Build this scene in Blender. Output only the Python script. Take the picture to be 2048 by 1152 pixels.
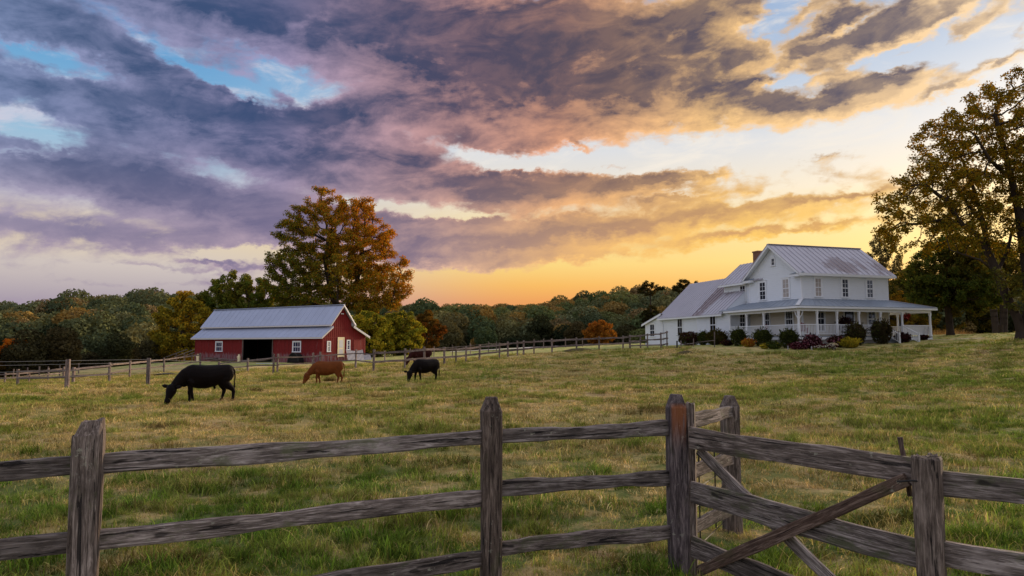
import bpy, bmesh, math, random
import numpy as np
from mathutils import Vector, Matrix

for _o in list(bpy.data.objects):
    bpy.data.objects.remove(_o)
SC = bpy.context.scene
COL = SC.collection
R = math.radians
PI = math.pi

# ------------------------------------------------------------------ camera
FPX = 1400.0                       # focal length in pixels of a 2048 wide frame
EYE = 1.9
PITCH = math.atan(114.0 / FPX)
cam_data = bpy.data.cameras.new('camera')
cam_data.sensor_width = 36.0
cam_data.lens = FPX / 2048.0 * 36.0
cam_data.clip_start = 0.05
cam_data.clip_end = 9000.0
cam = bpy.data.objects.new('camera', cam_data)
COL.objects.link(cam)
cam.location = (0, 0, EYE)
cam.rotation_euler = (PI / 2 + PITCH, 0, 0)
SC.camera = cam


def ray(px, py):
    dx = (px - 1024.0) / FPX
    dv = (576.0 - py) / FPX
    return (dx, math.cos(PITCH) - dv * math.sin(PITCH), math.sin(PITCH) + dv * math.cos(PITCH))


def P(px, py, depth):
    """point of the place seen at photo pixel (px, py), depth metres ahead"""
    r = ray(px, py)
    k = depth / r[1]
    return Vector((r[0] * k, depth, EYE + r[2] * k))


def PX(px, depth):
    r = ray(px, 690)
    return r[0] / r[1] * depth


def s2l(c):
    c = c / 255.0
    return c / 12.92 if c <= 0.04045 else ((c + 0.055) / 1.055) ** 2.4


def rgb(r, g, b, k=1.0):
    return (s2l(r) * k, s2l(g) * k, s2l(b) * k, 1.0)


# ------------------------------------------------------------------ colour management, exposure
SC.view_settings.view_transform = 'Standard'
SC.view_settings.look = 'None'
SC.view_settings.gamma = 1.0
SC.view_settings.use_curve_mapping = False
SC.view_settings.exposure = 0.0
SC.cycles.max_bounces = 5
SC.cycles.diffuse_bounces = 3
SC.cycles.glossy_bounces = 2
SC.cycles.transmission_bounces = 3
SC.cycles.transparent_max_bounces = 4

# ------------------------------------------------------------------ sun
SUN_AZ = R(44.0)                    # to the right of the view direction
SUN_EL = R(11.0)
sun_data = bpy.data.lights.new('sun', 'SUN')
sun_data.energy = 5.0
sun_data.angle = R(14.0)
sun_data.color = (1.0, 0.75, 0.49)
sun = bpy.data.objects.new('sun', sun_data)
COL.objects.link(sun)
_sd = Vector((math.sin(SUN_AZ) * math.cos(SUN_EL), math.cos(SUN_AZ) * math.cos(SUN_EL), math.sin(SUN_EL)))
sun.rotation_euler = (-_sd).to_track_quat('-Z', 'Y').to_euler()
sun.location = (60, 60, 40)


# ------------------------------------------------------------------ node helpers
class Nd:
    """a socket with arithmetic"""
    def __init__(self, g, s):
        self.g, self.s = g, s

    def _m(self, op, other=None, third=None):
        n = self.g.nodes.new('ShaderNodeMath')
        n.operation = op
        put(self.g, self, n.inputs[0])
        if other is not None:
            put(self.g, other, n.inputs[1])
        if third is not None:
            put(self.g, third, n.inputs[2])
        return Nd(self.g, n.outputs[0])

    def __add__(self, o): return self._m('ADD', o)
    def __sub__(self, o): return self._m('SUBTRACT', o)
    def __mul__(self, o): return self._m('MULTIPLY', o)
    def __truediv__(self, o): return self._m('DIVIDE', o)
    def f(self, op, o=None, t=None): return self._m(op, o, t)


def put(g, v, sock):
    if isinstance(v, Nd):
        g.links.new(v.s, sock)
    elif v is not None:
        if isinstance(v, (tuple, list)) and len(v) == 3 and sock.type == 'RGBA':
            v = (*v, 1.0)
        sock.default_value = v


def smooth(x, a, b, lo=0.0, hi=1.0, kind='SMOOTHSTEP'):
    n = x.g.nodes.new('ShaderNodeMapRange')
    n.interpolation_type = kind
    n.clamp = True
    put(x.g, x, n.inputs[0])
    for i, v in enumerate((a, b, lo, hi)):
        put(x.g, v, n.inputs[1 + i])
    return Nd(x.g, n.outputs[0])


def lin(x, a, b, lo=0.0, hi=1.0):
    return smooth(x, a, b, lo, hi, 'LINEAR')


def mixc(g, f, a, b, blend='MIX'):
    n = g.nodes.new('ShaderNodeMix')
    n.data_type = 'RGBA'
    n.blend_type = blend
    n.clamp_factor = True
    put(g, f, n.inputs[0])
    put(g, a, n.inputs[6])
    put(g, b, n.inputs[7])
    return Nd(g, n.outputs[2])


def ramp(x, stops, interp='LINEAR'):
    n = x.g.nodes.new('ShaderNodeValToRGB')
    cr = n.color_ramp
    cr.interpolation = interp
    while len(cr.elements) < len(stops):
        cr.elements.new(0.5)
    for e, (p, c) in zip(cr.elements, stops):
        e.position = p
        e.color = c
    put(x.g, x, n.inputs[0])
    return Nd(x.g, n.outputs[0])


def xyz(g, x, y, z):
    n = g.nodes.new('ShaderNodeCombineXYZ')
    for i, v in enumerate((x, y, z)):
        put(g, v, n.inputs[i])
    return Nd(g, n.outputs[0])


def sep(v):
    n = v.g.nodes.new('ShaderNodeSeparateXYZ')
    put(v.g, v, n.inputs[0])
    return [Nd(v.g, o) for o in n.outputs]


def vmath(g, op, a, b=None):
    n = g.nodes.new('ShaderNodeVectorMath')
    n.operation = op
    put(g, a, n.inputs[0])
    if b is not None:
        put(g, b, n.inputs[1])
    return Nd(g, n.outputs['Value'] if op in ('DOT_PRODUCT', 'LENGTH') else n.outputs[0])


def noise(g, vec, scale=1.0, detail=4.0, rough=0.5, lac=2.0, dist=0.0, color=False, dim='3D'):
    n = g.nodes.new('ShaderNodeTexNoise')
    n.noise_dimensions = dim
    put(g, vec, n.inputs['Vector'])
    n.inputs['Scale'].default_value = scale
    n.inputs['Detail'].default_value = detail
    n.inputs['Roughness'].default_value = rough
    n.inputs['Lacunarity'].default_value = lac
    n.inputs['Distortion'].default_value = dist
    return Nd(g, n.outputs['Color' if color else 'Fac'])


# ------------------------------------------------------------------ the evening sky
world = bpy.data.worlds.new('World')
SC.world = world
world.use_nodes = True
def dir_ae(px, py):
    r = ray(px, py)
    return math.atan2(r[0], r[1]), math.atan2(r[2], math.hypot(r[0], r[1]))


# cloud banks as directions of the sky: (pixel x, y, half width, half height, tilt in degrees (up to the right), amount)
CLOUDS = [
    # great slate bank over the left and the zenith
    (700, 50, 560, 62, -5, 1.0), (1180, 75, 300, 56, -2, .95), (60, 45, 300, 50, -8, .85), (1370, 50, 120, 34, 10, .7), (1330, 130, 120, 26, 6, .6),
    (300, 205, 330, 38, -7, .95), (560, 235, 190, 34, 4, .7), (820, 130, 330, 40, -8, .75),
    (900, 215, 260, 36, 6, .75), (640, 305, 420, 26, -4, .75), (180, 320, 240, 34, -6, .80),
    (260, 390, 420, 34, -7, .85), (150, 465, 340, 26, -2, .65), (560, 415, 260, 30, -4, .75), (640, 360, 300, 22, -8, .7),
    # dark band above the pale gap
    (1230, 215, 300, 40, 3, 1.15), (1530, 232, 130, 26, -4, .95), (1050, 285, 180, 18, 4, .7),
    (1500, 115, 50, 19, 22, .7), (1420, 165, 90, 18, 14, .45),
    # the dark cloud with a golden belly and the fluffy ones at the right
    (1770, 175, 105, 25, 14, 1.15), (1690, 200, 75, 22, 6, .8), (1645, 152, 40, 16, 8, .85), (1870, 190, 48, 12, 16, .8),
    (1660, 88, 70, 15, 12, .85), (1770, 58, 110, 20, 16, .95), (1750, 20, 140, 20, 10, .85), (1930, 48, 70, 12, 22, .95),
    (2040, 50, 50, 13, 25, .95), (2000, 116, 70, 7, 14, .75), (1645, 42, 40, 13, 20, .75), (1600, 95, 25, 9, 24, .5),
    (1560, 60, 26, 10, 30, .7), (1575, 130, 30, 9, 20, .6), (1610, 110, 22, 7, 10, .6), (1830, 75, 40, 8, 24, .6), (1870, 25, 70, 12, 18, .7), (1960, 15, 60, 12, 20, .6), (1590, 25, 30, 12, 30, .6), (1510, 175, 40, 10, 15, .6), (1930, 160, 40, 6, 18, .5), (1700, 120, 30, 6, 16, .5),
    (1200, 335, 40, 5, 4, .7), (1150, 300, 24, 7, -30, .6), (1230, 340, 30, 5, 0, .5),
    (1790, 290, 130, 11, 3, .65), (1650, 285, 45, 6, 8, .6), (1690, 303, 40, 4, 8, .5),
    # grey tongue in the middle, and small puffs at its tip
    (980, 362, 200, 28, -3, 1.1), (1140, 390, 160, 20, -2, 1.0), (1290, 372, 50, 12, 8, .75), (1365, 362, 50, 8, 8, .65), (1315, 405, 28, 7, 0, .6),
    (870, 440, 170, 11, 2, .65), (1130, 442, 40, 7, 5, .5),
    # long tapering veil above the horizon
    (1330, 440, 330, 26, 7, 1.0), (1060, 480, 260, 22, 4, 1.0), (1640, 402, 110, 7, 9, .8), (1560, 468, 230, 8, 4, .75), (1450, 487, 80, 7, 6, .6),
    (940, 528, 140, 10, -3, .75), (870, 512, 80, 7, 0, .6), (1100, 510, 90, 6, 3, .5),
    (415, 518, 50, 4, -8, .75), (500, 525, 60, 5, 0, .5), (620, 470, 190, 14, 0, .6), (330, 528, 120, 5, -3, .4), (250, 560, 200, 6, 0, .3),
]
HOLES = [
    (165, 135, 90, 17, -14, .95), (410, 150, 150, 12, -24, .85), (575, 170, 40, 18, -30, .8), (500, 185, 60, 10, -20, .5), (60, 118, 80, 16, -8, .7),
    (62, 272, 62, 16, -14, .95), (20, 228, 55, 10, -5, .6), (20, 302, 50, 7, 0, .5), (40, 100, 60, 8, -6, .5),
    (1350, 318, 400, 14, 0, .8), (985, 322, 80, 9, -14, .7), (1560, 70, 40, 40, 40, .8), (1540, 140, 60, 20, 10, .6),
    (1850, 110, 160, 16, 8, .8), (1950, 260, 200, 60, 0, .8), (480, 497, 100, 9, 4, .9), (1200, 560, 500, 30, 0, .7),
    (1720, 118, 170, 11, 14, 1.1), (1580, 165, 40, 22, 30, .8), (1640, 195, 22, 16, 0, .7), (1660, 62, 60, 7, 20, .9), (1850, 88, 120, 10, 20, .9), (1960, 90, 60, 14, 20, .8), (1560, 20, 26, 40, 10, .5),
    (1900, 235, 200, 24, 4, .9), (1480, 300, 160, 9, 0, .5), (1130, 330, 60, 12, -10, .5), (1830, 340, 200, 30, 0, .5), (1480, 402, 150, 9, 5, .8), (1330, 398, 60, 5, 0, .6),
    (800, 412, 60, 5, 0, .8), (940, 425, 80, 6, 0, .7), (1240, 345, 70, 6, 0, .5), (1850, 5, 60, 20, 15, .6),
]


def make_cloud_groups():
    """cloud_field: how much cloud stands in a direction and how it slopes towards the low sun; cloud_noise: its ragged detail"""
    gn = bpy.data.node_groups.new('cloud_noise', 'ShaderNodeTree')
    for nm in ('Azimuth', 'Elevation'):
        gn.interface.new_socket(nm, in_out='INPUT', socket_type='NodeSocketFloat')
    for nm in ('Broad', 'Fine'):
        gn.interface.new_socket(nm, in_out='OUTPUT', socket_type='NodeSocketFloat')
    gi, go = gn.nodes.new('NodeGroupInput'), gn.nodes.new('NodeGroupOutput')
    A0, E0 = Nd(gn, gi.outputs[0]), Nd(gn, gi.outputs[1])
    up = E0.f('MAXIMUM', 0.0) + 0.16      # the deck is a plane overhead: far parts are squeezed to the horizon
    rr = up.f('COSINE') / up.f('SINE')
    sx, sy = A0.f('SINE') * rr, A0.f('COSINE') * rr
    pl = xyz(gn, sx, sy * 0.8 - sx * 0.12, 3.7)
    n1 = noise(gn, pl, 1.3, 3, .55, dist=.6)
    n2 = noise(gn, xyz(gn, A0 * 1.0 - E0 * .4, E0 * 2.3, 9.0), 7.0, 6, .57, dist=.5)
    gn.links.new(((n1 - .5) * 1.0).s, go.inputs[0])
    n3 = noise(gn, xyz(gn, A0 * 1.0 - E0 * .3, E0 * 1.7, 4.0), 26.0, 6, .6, dist=.4)
    gn.links.new(((n2 - .5) + (n3 - .5) * .75).s, go.inputs[1])

    g = bpy.data.node_groups.new('cloud_field', 'ShaderNodeTree')
    for nm in ('Azimuth', 'Elevation'):
        g.interface.new_socket(nm, in_out='INPUT', socket_type='NodeSocketFloat')
    for nm in ('Amount', 'Slope'):
        g.interface.new_socket(nm, in_out='OUTPUT', socket_type='NodeSocketFloat')
    gi, go = g.nodes.new('NodeGroupInput'), g.nodes.new('NodeGroupOutput')
    A0, E0 = Nd(g, gi.outputs[0]), Nd(g, gi.outputs[1])
    w = sep(noise(g, xyz(g, A0 * 1.0, E0 * 2.0, 1.3), 4.0, 3, .6, color=True))
    w2 = sep(noise(g, xyz(g, A0 * 1.0, E0 * 1.8, 5.3), 17.0, 4, .62, color=True))
    w3 = sep(noise(g, xyz(g, A0 * 1.0, E0 * 1.5, 2.3), 46.0, 4, .62, color=True))
    A = A0 + (w[0] - .5) * .13 + (w2[0] - .5) * .075 + (w3[0] - .5) * .030
    E = E0 + (w[1] - .5) * .045 + (w2[1] - .5) * .036 + (w3[1] - .5) * .020
    S = G = None
    for lst, sg in ((CLOUDS, 1), (HOLES, -1)):
        for (px, py, hx, hy, tilt, amt) in lst:
            a, e = dir_ae(px, py)
            ca = math.cos(a)
            kx, ky = hx / FPX * ca * ca, hy / FPX * ca
            t = R(tilt)
            ct, st = math.cos(t), math.sin(t)
            u = A.f('MULTIPLY_ADD', ct / kx, E.f('MULTIPLY_ADD', st / kx, -(a * ct + e * st) / kx))
            v = E.f('MULTIPLY_ADD', ct / ky, A.f('MULTIPLY_ADD', -st / ky, -(e * ct - a * st) / ky))
            q = v.f('MULTIPLY_ADD', v, u * u)
            s = (q * -0.60).f('EXPONENT') * (amt * sg)
            gg = v * s
            S = s if S is None else S + s
            G = gg if G is None else G + gg
    out = smooth(A0.f('ABSOLUTE'), .66, .95).f('MAXIMUM', smooth(E0, .50, .68))
    inn = out * -1.0 + 1.0
    # beyond the frame the cloud cover is thinned to let in more light
    S = S * inn + out * 0.22
    g.links.new(S.s, go.inputs[0])
    g.links.new((G * inn * -1.0).s, go.inputs[1])
    return g, gn


def build_sky():
    g = world.node_tree
    g.nodes.clear()
    tc = g.nodes.new('ShaderNodeTexCoord')
    D = Nd(g, tc.outputs['Generated'])
    x, y, z = sep(D)
    A = x.f('ARCTAN2', y)
    E = z.f('ARCSINE')
    gf, gn = make_cloud_groups()

    def grp(t, a, e):
        n = g.nodes.new('ShaderNodeGroup')
        n.node_tree = t
        put(g, a, n.inputs[0])
        put(g, e, n.inputs[1])
        return Nd(g, n.outputs[0]), Nd(g, n.outputs[1])
    S, slope = grp(gf, A, E)
    b1, f1 = grp(gn, A, E)
    # the same detail a little nearer the sun: the difference says which flank the low sun reaches
    dA = A * -1.0 + SUN_AZ
    dE = E * -1.0 + (SUN_EL - .05)
    ln = (dA * dA + dE * dE).f('SQRT') + .02
    b2, f2 = grp(gn, A + dA / ln * .03, E + dE / ln * .03)
    Sc = S.f('MINIMUM', 1.7).f('MAXIMUM', -.6)
    wr_ = smooth(A, -.1, .35)
    F = Sc * (wr_ * -.15 + 1.0) + b1 * .9 + f1 * (wr_ * .55 + 1.3)
    relief = (b1 - b2) * 1.1 + (f1 - f2) * 1.7
    lit = smooth(relief + slope * (wr_ * .25 + .55), -.25, .75)

    sund = vmath(g, 'DOT_PRODUCT', D, tuple(_sd)).f('MAXIMUM', 0.0)
    sky = g.nodes.new('ShaderNodeTexSky')
    sky.sky_type = 'NISHITA'
    sky.sun_disc = False
    sky.sun_elevation = SUN_EL
    sky.sun_rotation = SUN_AZ
    sky.air_density = 1.0
    sky.dust_density = 1.5
    nish = Nd(g, sky.outputs[0])
    En = lin(E, 0.0, 0.5)
    EC = 1 / .5
    left = ramp(En, [(0, rgb(168, 150, 166)), (.055 * EC, rgb(172, 158, 174)), (.10 * EC, rgb(212, 198, 192)), (.145 * EC, rgb(236, 214, 178)), (.18 * EC, rgb(196, 190, 204)),
                     (.25 * EC, rgb(160, 196, 222)), (.34 * EC, rgb(110, 170, 216)), (.42 * EC, rgb(82, 146, 206)), (.48 * EC, rgb(66, 120, 182))])
    right = ramp(En, [(0, rgb(222, 120, 58)), (.062 * EC, rgb(240, 154, 76)), (.085 * EC, rgb(251, 184, 82)), (.114 * EC, rgb(255, 214, 118)), (.17 * EC, rgb(252, 224, 156)),
                      (.21 * EC, rgb(248, 232, 206)), (.27 * EC, rgb(226, 226, 228)), (.35 * EC, rgb(188, 204, 226)), (.48 * EC, rgb(140, 172, 214))])
    wr = smooth(A + E * .25, -.40, .08)
    back = smooth(A.f('ABSOLUTE'), 1.2, 2.4)
    wr = wr * (back * -1.0 + 1.0)
    clear = mixc(g, wr, left, right)
    # overhead and behind, the unseen sky is brightened to light ground and walls
    fill_sky = smooth(A.f('ABSOLUTE'), .62, 1.3).f('MAXIMUM', smooth(E, .47, .85))
    clear = mixc(g, fill_sky, clear, (.66, .72, .90, 1))
    clear = mixc(g, .10, clear, mixc(g, 1.0, nish, (.12, .12, .12, 1), 'MULTIPLY'))
    veil = noise(g, xyz(g, A * 1.0 - E * .3, E * 3.0, 2.0), 9.0, 6, .62, dist=.6)
    clear = mixc(g, smooth(veil, .44, .72) * smooth(E, .14, .26) * .75, clear, mixc(g, wr, rgb(214, 208, 222), rgb(250, 240, 226)))
    halo = sund.f('POWER', 30.0) * .06 + sund.f('POWER', 200.0) * 1.1
    glow = mixc(g, 1.0, (1.0, .74, .36, 1), xyz(g, halo, halo, halo), 'MULTIPLY')
    clear = mixc(g, 1.0, clear, glow, 'ADD')

    An = lin(A, -.65, .65)
    core_hi = ramp(An, [(0, rgb(58, 84, 122)), (.22, rgb(62, 80, 118)), (.45, rgb(76, 74, 98)), (.62, rgb(92, 82, 92)), (.82, rgb(96, 90, 104)), (1, rgb(108, 102, 116))])
    core_lo = ramp(An, [(0, rgb(122, 118, 148)), (.25, rgb(124, 114, 144)), (.42, rgb(140, 120, 134)), (.55, rgb(190, 150, 124)), (.75, rgb(226, 170, 110)), (1, rgb(222, 160, 92))])
    lit_hi = ramp(An, [(0, rgb(142, 156, 196)), (.25, rgb(164, 152, 186)), (.42, rgb(212, 162, 156)), (.55, rgb(238, 172, 134)), (.72, rgb(255, 206, 140)), (1, rgb(255, 222, 178))])
    lit_lo = ramp(An, [(0, rgb(172, 156, 174)), (.25, rgb(180, 158, 172)), (.40, rgb(216, 176, 160)), (.55, rgb(246, 192, 124)), (.75, rgb(255, 204, 104)), (1, rgb(255, 206, 104))])
    low = smooth(E, .29, .11)
    core = mixc(g, low, core_hi, core_lo)
    litc = mixc(g, low, lit_hi, lit_lo)
    thin = smooth(F, 1.55, .22)
    mott = noise(g, xyz(g, A * 1.0 - E * .55, E * 2.6, 6.0), 8.5, 6, .60, dist=.9)
    swell = noise(g, xyz(g, A * 1.0 - E * .2, E * 3.4, 11.0), 4.2, 5, .58, dist=.8)
    swell = smooth(swell, .40, .66)
    rim = ((F - .42) * 7.0)
    rim = (rim * rim * -1.0).f('EXPONENT')
    lightness = (lit * (wr_ * .2 + .55) + thin * .72 + (b1 + f1 * .7) * -.30 - .31 + swell * .24 + (mott - .5) * (smooth(E, .12, .27) * .75 + .25) + rim * .10).f('MAXIMUM', 0.0).f('MINIMUM', 1.0)
    lightness = lightness + (lightness * -1.0 + 1.0) * (smooth(mott, .40, .70) * .20 + smooth(f1, -.12, .16) * .12)
    ccol = mixc(g, lightness, core, litc)
    glow2 = mixc(g, 1.0, glow, (.35, .35, .35, 1), 'MULTIPLY')
    ccol = mixc(g, 1.0, ccol, glow2, 'ADD')
    ccol = mixc(g, fill_sky * .8, ccol, mixc(g, lightness, (.32, .31, .42, 1), (.72, .62, .66, 1)))  # clouds out of view are lightened along with it
    mask = smooth(F + (mott - .5) * .45, -.02, .64)
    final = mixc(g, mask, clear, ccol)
    final = mixc(g, smooth(E, -.005, -.06), final, rgb(70, 62, 48))
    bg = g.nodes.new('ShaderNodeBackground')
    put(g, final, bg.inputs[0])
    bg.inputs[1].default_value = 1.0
    out = g.nodes.new('ShaderNodeOutputWorld')
    g.links.new(bg.outputs[0], out.inputs[0])


build_sky()
world.cycles.sampling_method = 'MANUAL'
world.cycles.sample_map_resolution = 256
# ------------------------------------------------------------------ object helpers
def tag(o, label=None, cat=None, group=None, kind=None):
    if label:
        o['label'] = label
    if cat:
        o['category'] = cat
    if group:
        o['group'] = group
    if kind:
        o['kind'] = kind
    return o


def thing(name, label, cat, loc=(0, 0, 0), rotz=0.0, group=None):
    o = bpy.data.objects.new(name, None)
    o.empty_display_size = 0.3
    COL.objects.link(o)
    o.location = loc
    o.rotation_euler = (0, 0, rotz)
    return tag(o, label, cat, group)


def link(name, me, parent=None, loc=(0, 0, 0)):
    o = bpy.data.objects.new(name, me)
    COL.objects.link(o)
    if parent is not None:
        o.parent = parent
    o.location = loc
    return o


def copy_tree(o, parent=None):
    c = o.copy()
    COL.objects.link(c)
    c.parent = parent
    for ch in list(o.children):
        copy_tree(ch, c)
    return c


class MB:
    """collects faces, then becomes one mesh"""
    def __init__(self):
        self.v, self.f, self.m = [], [], []

    def add(self, verts, faces, mi=0):
        b = len(self.v)
        self.v.extend([tuple(p) for p in verts])
        for f in faces:
            self.f.append(tuple(i + b for i in f))
            self.m.append(mi)
        return self

    def quad(self, a, b, c, d, mi=0):
        return self.add([a, b, c, d], [(0, 1, 2, 3)], mi)

    def box(self, x0, x1, y0, y1, z0, z1, mi=0):
        return self.hexa([(x0, y0, z0), (x1, y0, z0), (x1, y1, z0), (x0, y1, z0)],
                         [(x0, y0, z1), (x1, y0, z1), (x1, y1, z1), (x0, y1, z1)], mi)

    def hexa(self, lo, hi, mi=0):
        return self.add(list(lo) + list(hi), [(3, 2, 1, 0), (4, 5, 6, 7), (0, 1, 5, 4), (1, 2, 6, 5), (2, 3, 7, 6), (3, 0, 4, 7)], mi)

    def bar(self, p, q, w, h, up=(0, 0, 1), mi=0):
        """a straight bar from p to q, w wide, h high"""
        p, q = Vector(p), Vector(q)
        d = (q - p).normalized()
        s = d.cross(Vector(up))
        if s.length < 1e-4:
            s = d.cross(Vector((1, 0, 0)))
        s.normalize()
        u = s.cross(d)
        a, b = s * (w / 2), u * (h / 2)
        return self.hexa([p - a - b, p + a - b, q + a - b, q - a - b], [p - a + b, p + a + b, q + a + b, q - a + b], mi)

    def tube(self, pts, rad, n=8, mi=0, cap=True):
        pts = [Vector(p) for p in pts]
        if not isinstance(rad, (list, tuple)):
            rad = [rad] * len(pts)
        rings = []
        prev = None
        for i, p in enumerate(pts):
            d = (pts[min(i + 1, len(pts) - 1)] - pts[max(i - 1, 0)]).normalized()
            if prev is None:
                s = d.cross(Vector((0, 0, 1)))
                if s.length < .05:
                    s = d.cross(Vector((1, 0, 0)))
            else:
                s = prev - d * prev.dot(d)
            s.normalize()
            prev = s
            u = d.cross(s)
            rings.append([p + (s * math.cos(2 * PI * k / n) + u * math.sin(2 * PI * k / n)) * rad[i] for k in range(n)])
        v = [x for r in rings for x in r]
        f = []
        for i in range(len(pts) - 1):
            for k in range(n):
                f.append((i * n + k, i * n + (k + 1) % n, (i + 1) * n + (k + 1) % n, (i + 1) * n + k))
        if cap:
            f.append(tuple(range(n - 1, -1, -1)))
            f.append(tuple((len(pts) - 1) * n + k for k in range(n)))
        return self.add(v, f, mi)

    def mesh(self, name, mats, smooth_=False):
        me = bpy.data.meshes.new(name)
        me.from_pydata(self.v, [], self.f)
        for m in (mats if isinstance(mats, (list, tuple)) else [mats]):
            me.materials.append(m)
        if any(self.m):
            me.polygons.foreach_set('material_index', self.m)
        if smooth_:
            me.polygons.foreach_set('use_smooth', [True] * len(self.f))
        me.update()
        return me

    def build(self, name, mats, parent=None, loc=(0, 0, 0), smooth_=False):
        return link(name, self.mesh(name, mats, smooth_), parent, loc)


def np_mesh(name, V, F, mats, col=None, mi=None, smooth_=False):
    """mesh straight from arrays; F is (n,3) or (n,4); col gives a colour to each vertex"""
    V = np.asarray(V, dtype=np.float32)
    F = np.asarray(F, dtype=np.int32)
    me = bpy.data.meshes.new(name)
    n, k = F.shape
    me.vertices.add(len(V))
    me.vertices.foreach_set('co', V.ravel())
    me.loops.add(n * k)
    me.loops.foreach_set('vertex_index', F.ravel())
    me.polygons.add(n)
    me.polygons.foreach_set('loop_start', np.arange(n, dtype=np.int32) * k)
    me.polygons.foreach_set('loop_total', np.full(n, k, dtype=np.int32))
    if smooth_:
        me.polygons.foreach_set('use_smooth', np.ones(n, dtype=bool))
    for m in (mats if isinstance(mats, (list, tuple)) else [mats]):
        me.materials.append(m)
    if mi is not None:
        me.polygons.foreach_set('material_index', np.asarray(mi, dtype=np.int32))
    me.update(calc_edges=True)
    if col is not None:
        at = me.attributes.new('tint', 'FLOAT_COLOR', 'POINT')
        c = np.ones((len(V), 4), dtype=np.float32)
        c[:, :3] = col
        at.data.foreach_set('color', c.ravel())
    return me


# ------------------------------------------------------------------ materials
def new_mat(name):
    m = bpy.data.materials.new(name)
    m.use_nodes = True
    g = m.node_tree
    g.nodes.clear()
    out = g.nodes.new('ShaderNodeOutputMaterial')
    return m, g, out


def princ(g, out, color, rough=.8, metal=0.0, normal=None, spec=.3):
    b = g.nodes.new('ShaderNodeBsdfPrincipled')
    put(g, color, b.inputs['Base Color'])
    put(g, rough, b.inputs['Roughness'])
    put(g, metal, b.inputs['Metallic'])
    b.inputs['Specular IOR Level'].default_value = spec
    if normal is not None:
        put(g, normal, b.inputs['Normal'])
    g.links.new(b.outputs[0], out.inputs[0])
    return b


def bump(g, h, strength=.4, dist=.02):
    n = g.nodes.new('ShaderNodeBump')
    n.inputs['Strength'].default_value = strength
    n.inputs['Distance'].default_value = dist
    put(g, h, n.inputs['Height'])
    return Nd(g, n.outputs[0])


def coord(g, kind='Object'):
    return Nd(g, g.nodes.new('ShaderNodeTexCoord').outputs[kind])


def wpos(g):
    return Nd(g, g.nodes.new('ShaderNodeNewGeometry').outputs['Position'])


def rnd(g):
    return Nd(g, g.nodes.new('ShaderNodeObjectInfo').outputs['Random'])


def scaled(g, v, s, off=None):
    n = g.nodes.new('ShaderNodeMapping')
    put(g, v, n.inputs[0])
    n.inputs['Scale'].default_value = s
    if off is not None:
        put(g, off, n.inputs['Location'])
    return Nd(g, n.outputs[0])


def plain(name, c, rough=.7, metal=0.0, spec=.3, var=.12, sc=6.0):
    m, g, out = new_mat(name)
    n = noise(g, coord(g), sc, 4, .6)
    col = mixc(g, n, tuple(x * (1 - var) for x in c[:3]), tuple(min(1, x * (1 + var)) for x in c[:3]))
    princ(g, out, col, rough, metal, spec=spec)
    return m


def wood_mat(name, dark, mid, light, moss=.3, rust=0.0, axis=0, lichen=.6):
    """weathered fence wood, grain along the object's long axis"""
    m, g, out = new_mat(name)
    oc = coord(g)
    r = rnd(g)
    off = xyz(g, r * 17.0, r * 31.0, r * 11.0)
    def sc(along, across):
        s = [across] * 3
        s[axis] = along
        return tuple(s)
    grain = noise(g, scaled(g, oc, sc(3.4, 42), off), 1.0, 8, .70, dist=1.1)
    fine = noise(g, scaled(g, oc, sc(9.0, 150), off), 1.0, 4, .6)
    grain = grain * .72 + fine * .28
    crack = noise(g, scaled(g, oc, sc(1.5, 30), off), 1.0, 6, .60, dist=.7)
    blot = noise(g, scaled(g, oc, sc(2.2, 7), off), 1.0, 5, .62)
    col = ramp(grain, [(.36, dark), (.50, mid), (.64, light)])
    col = mixc(g, smooth(blot, .50, .72), col, mixc(g, .65, col, dark))
    col = mixc(g, smooth(blot, .44, .30) * .75, col, mixc(g, .6, col, light))
    ms = noise(g, scaled(g, oc, sc(2.6, 5), xyz(g, r * 5.0, r * 9.0, r * 23.0)), 1.0, 6, .7)
    col = mixc(g, smooth(ms, .54, .66) * moss, col, rgb(86, 92, 58))
    rb = (r * 91.7).f('FRACT')
    tone = smooth(rb, 0.0, 1.0, .62, 1.22, 'LINEAR')
    col = mixc(g, 1.0, col, xyz(g, tone, tone, tone), 'MULTIPLY')
    col = mixc(g, smooth((r * 37.3).f('FRACT'), .3, 1.0) * .45, col, mixc(g, 1.0, col, (1.12, .96, .82, 1), 'MULTIPLY'))
    ln = noise(g, scaled(g, oc, sc(16, 22), off), 1.0, 4, .7)
    lm = noise(g, scaled(g, oc, sc(1.5, 3), xyz(g, r * 13.0, r * 7.0, r * 3.0)), 1.0, 2, .5)
    col = mixc(g, smooth(ln, .60, .66) * smooth(lm, .48, .60) * lichen, col, rgb(168, 166, 146))
    ck = smooth(crack, .395, .372)
    col = mixc(g, ck * .85, col, (.012, .010, .010, 1))
    kn = noise(g, scaled(g, oc, sc(3.1, 9), xyz(g, r * 51.0, r * 3.0, r * 8.0)), 1.0, 2, .5)
    col = mixc(g, smooth(kn, .71, .76) * .8, col, (.02, .016, .014, 1))
    if rust:
        gz = sep(oc)
        rn = noise(g, scaled(g, oc, sc(1.3, 20), off), 1.0, 4, .6)
        patch = smooth(gz[axis], rust - .38, rust - .02) * smooth(gz[axis], rust + .05, rust) * smooth(rn, .36, .5)
        patch = patch * smooth(gz[1], .02, -.05) * smooth(gz[0].f('ABSOLUTE'), .075, .05)
        col = mixc(g, patch * .7, col, rgb(150, 88, 46))
    hgt = grain * .8 + ck * -1.2 + blot * .4
    princ(g, out, col, .86, 0, bump(g, hgt, .9, .012), spec=.2)
    return m


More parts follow.
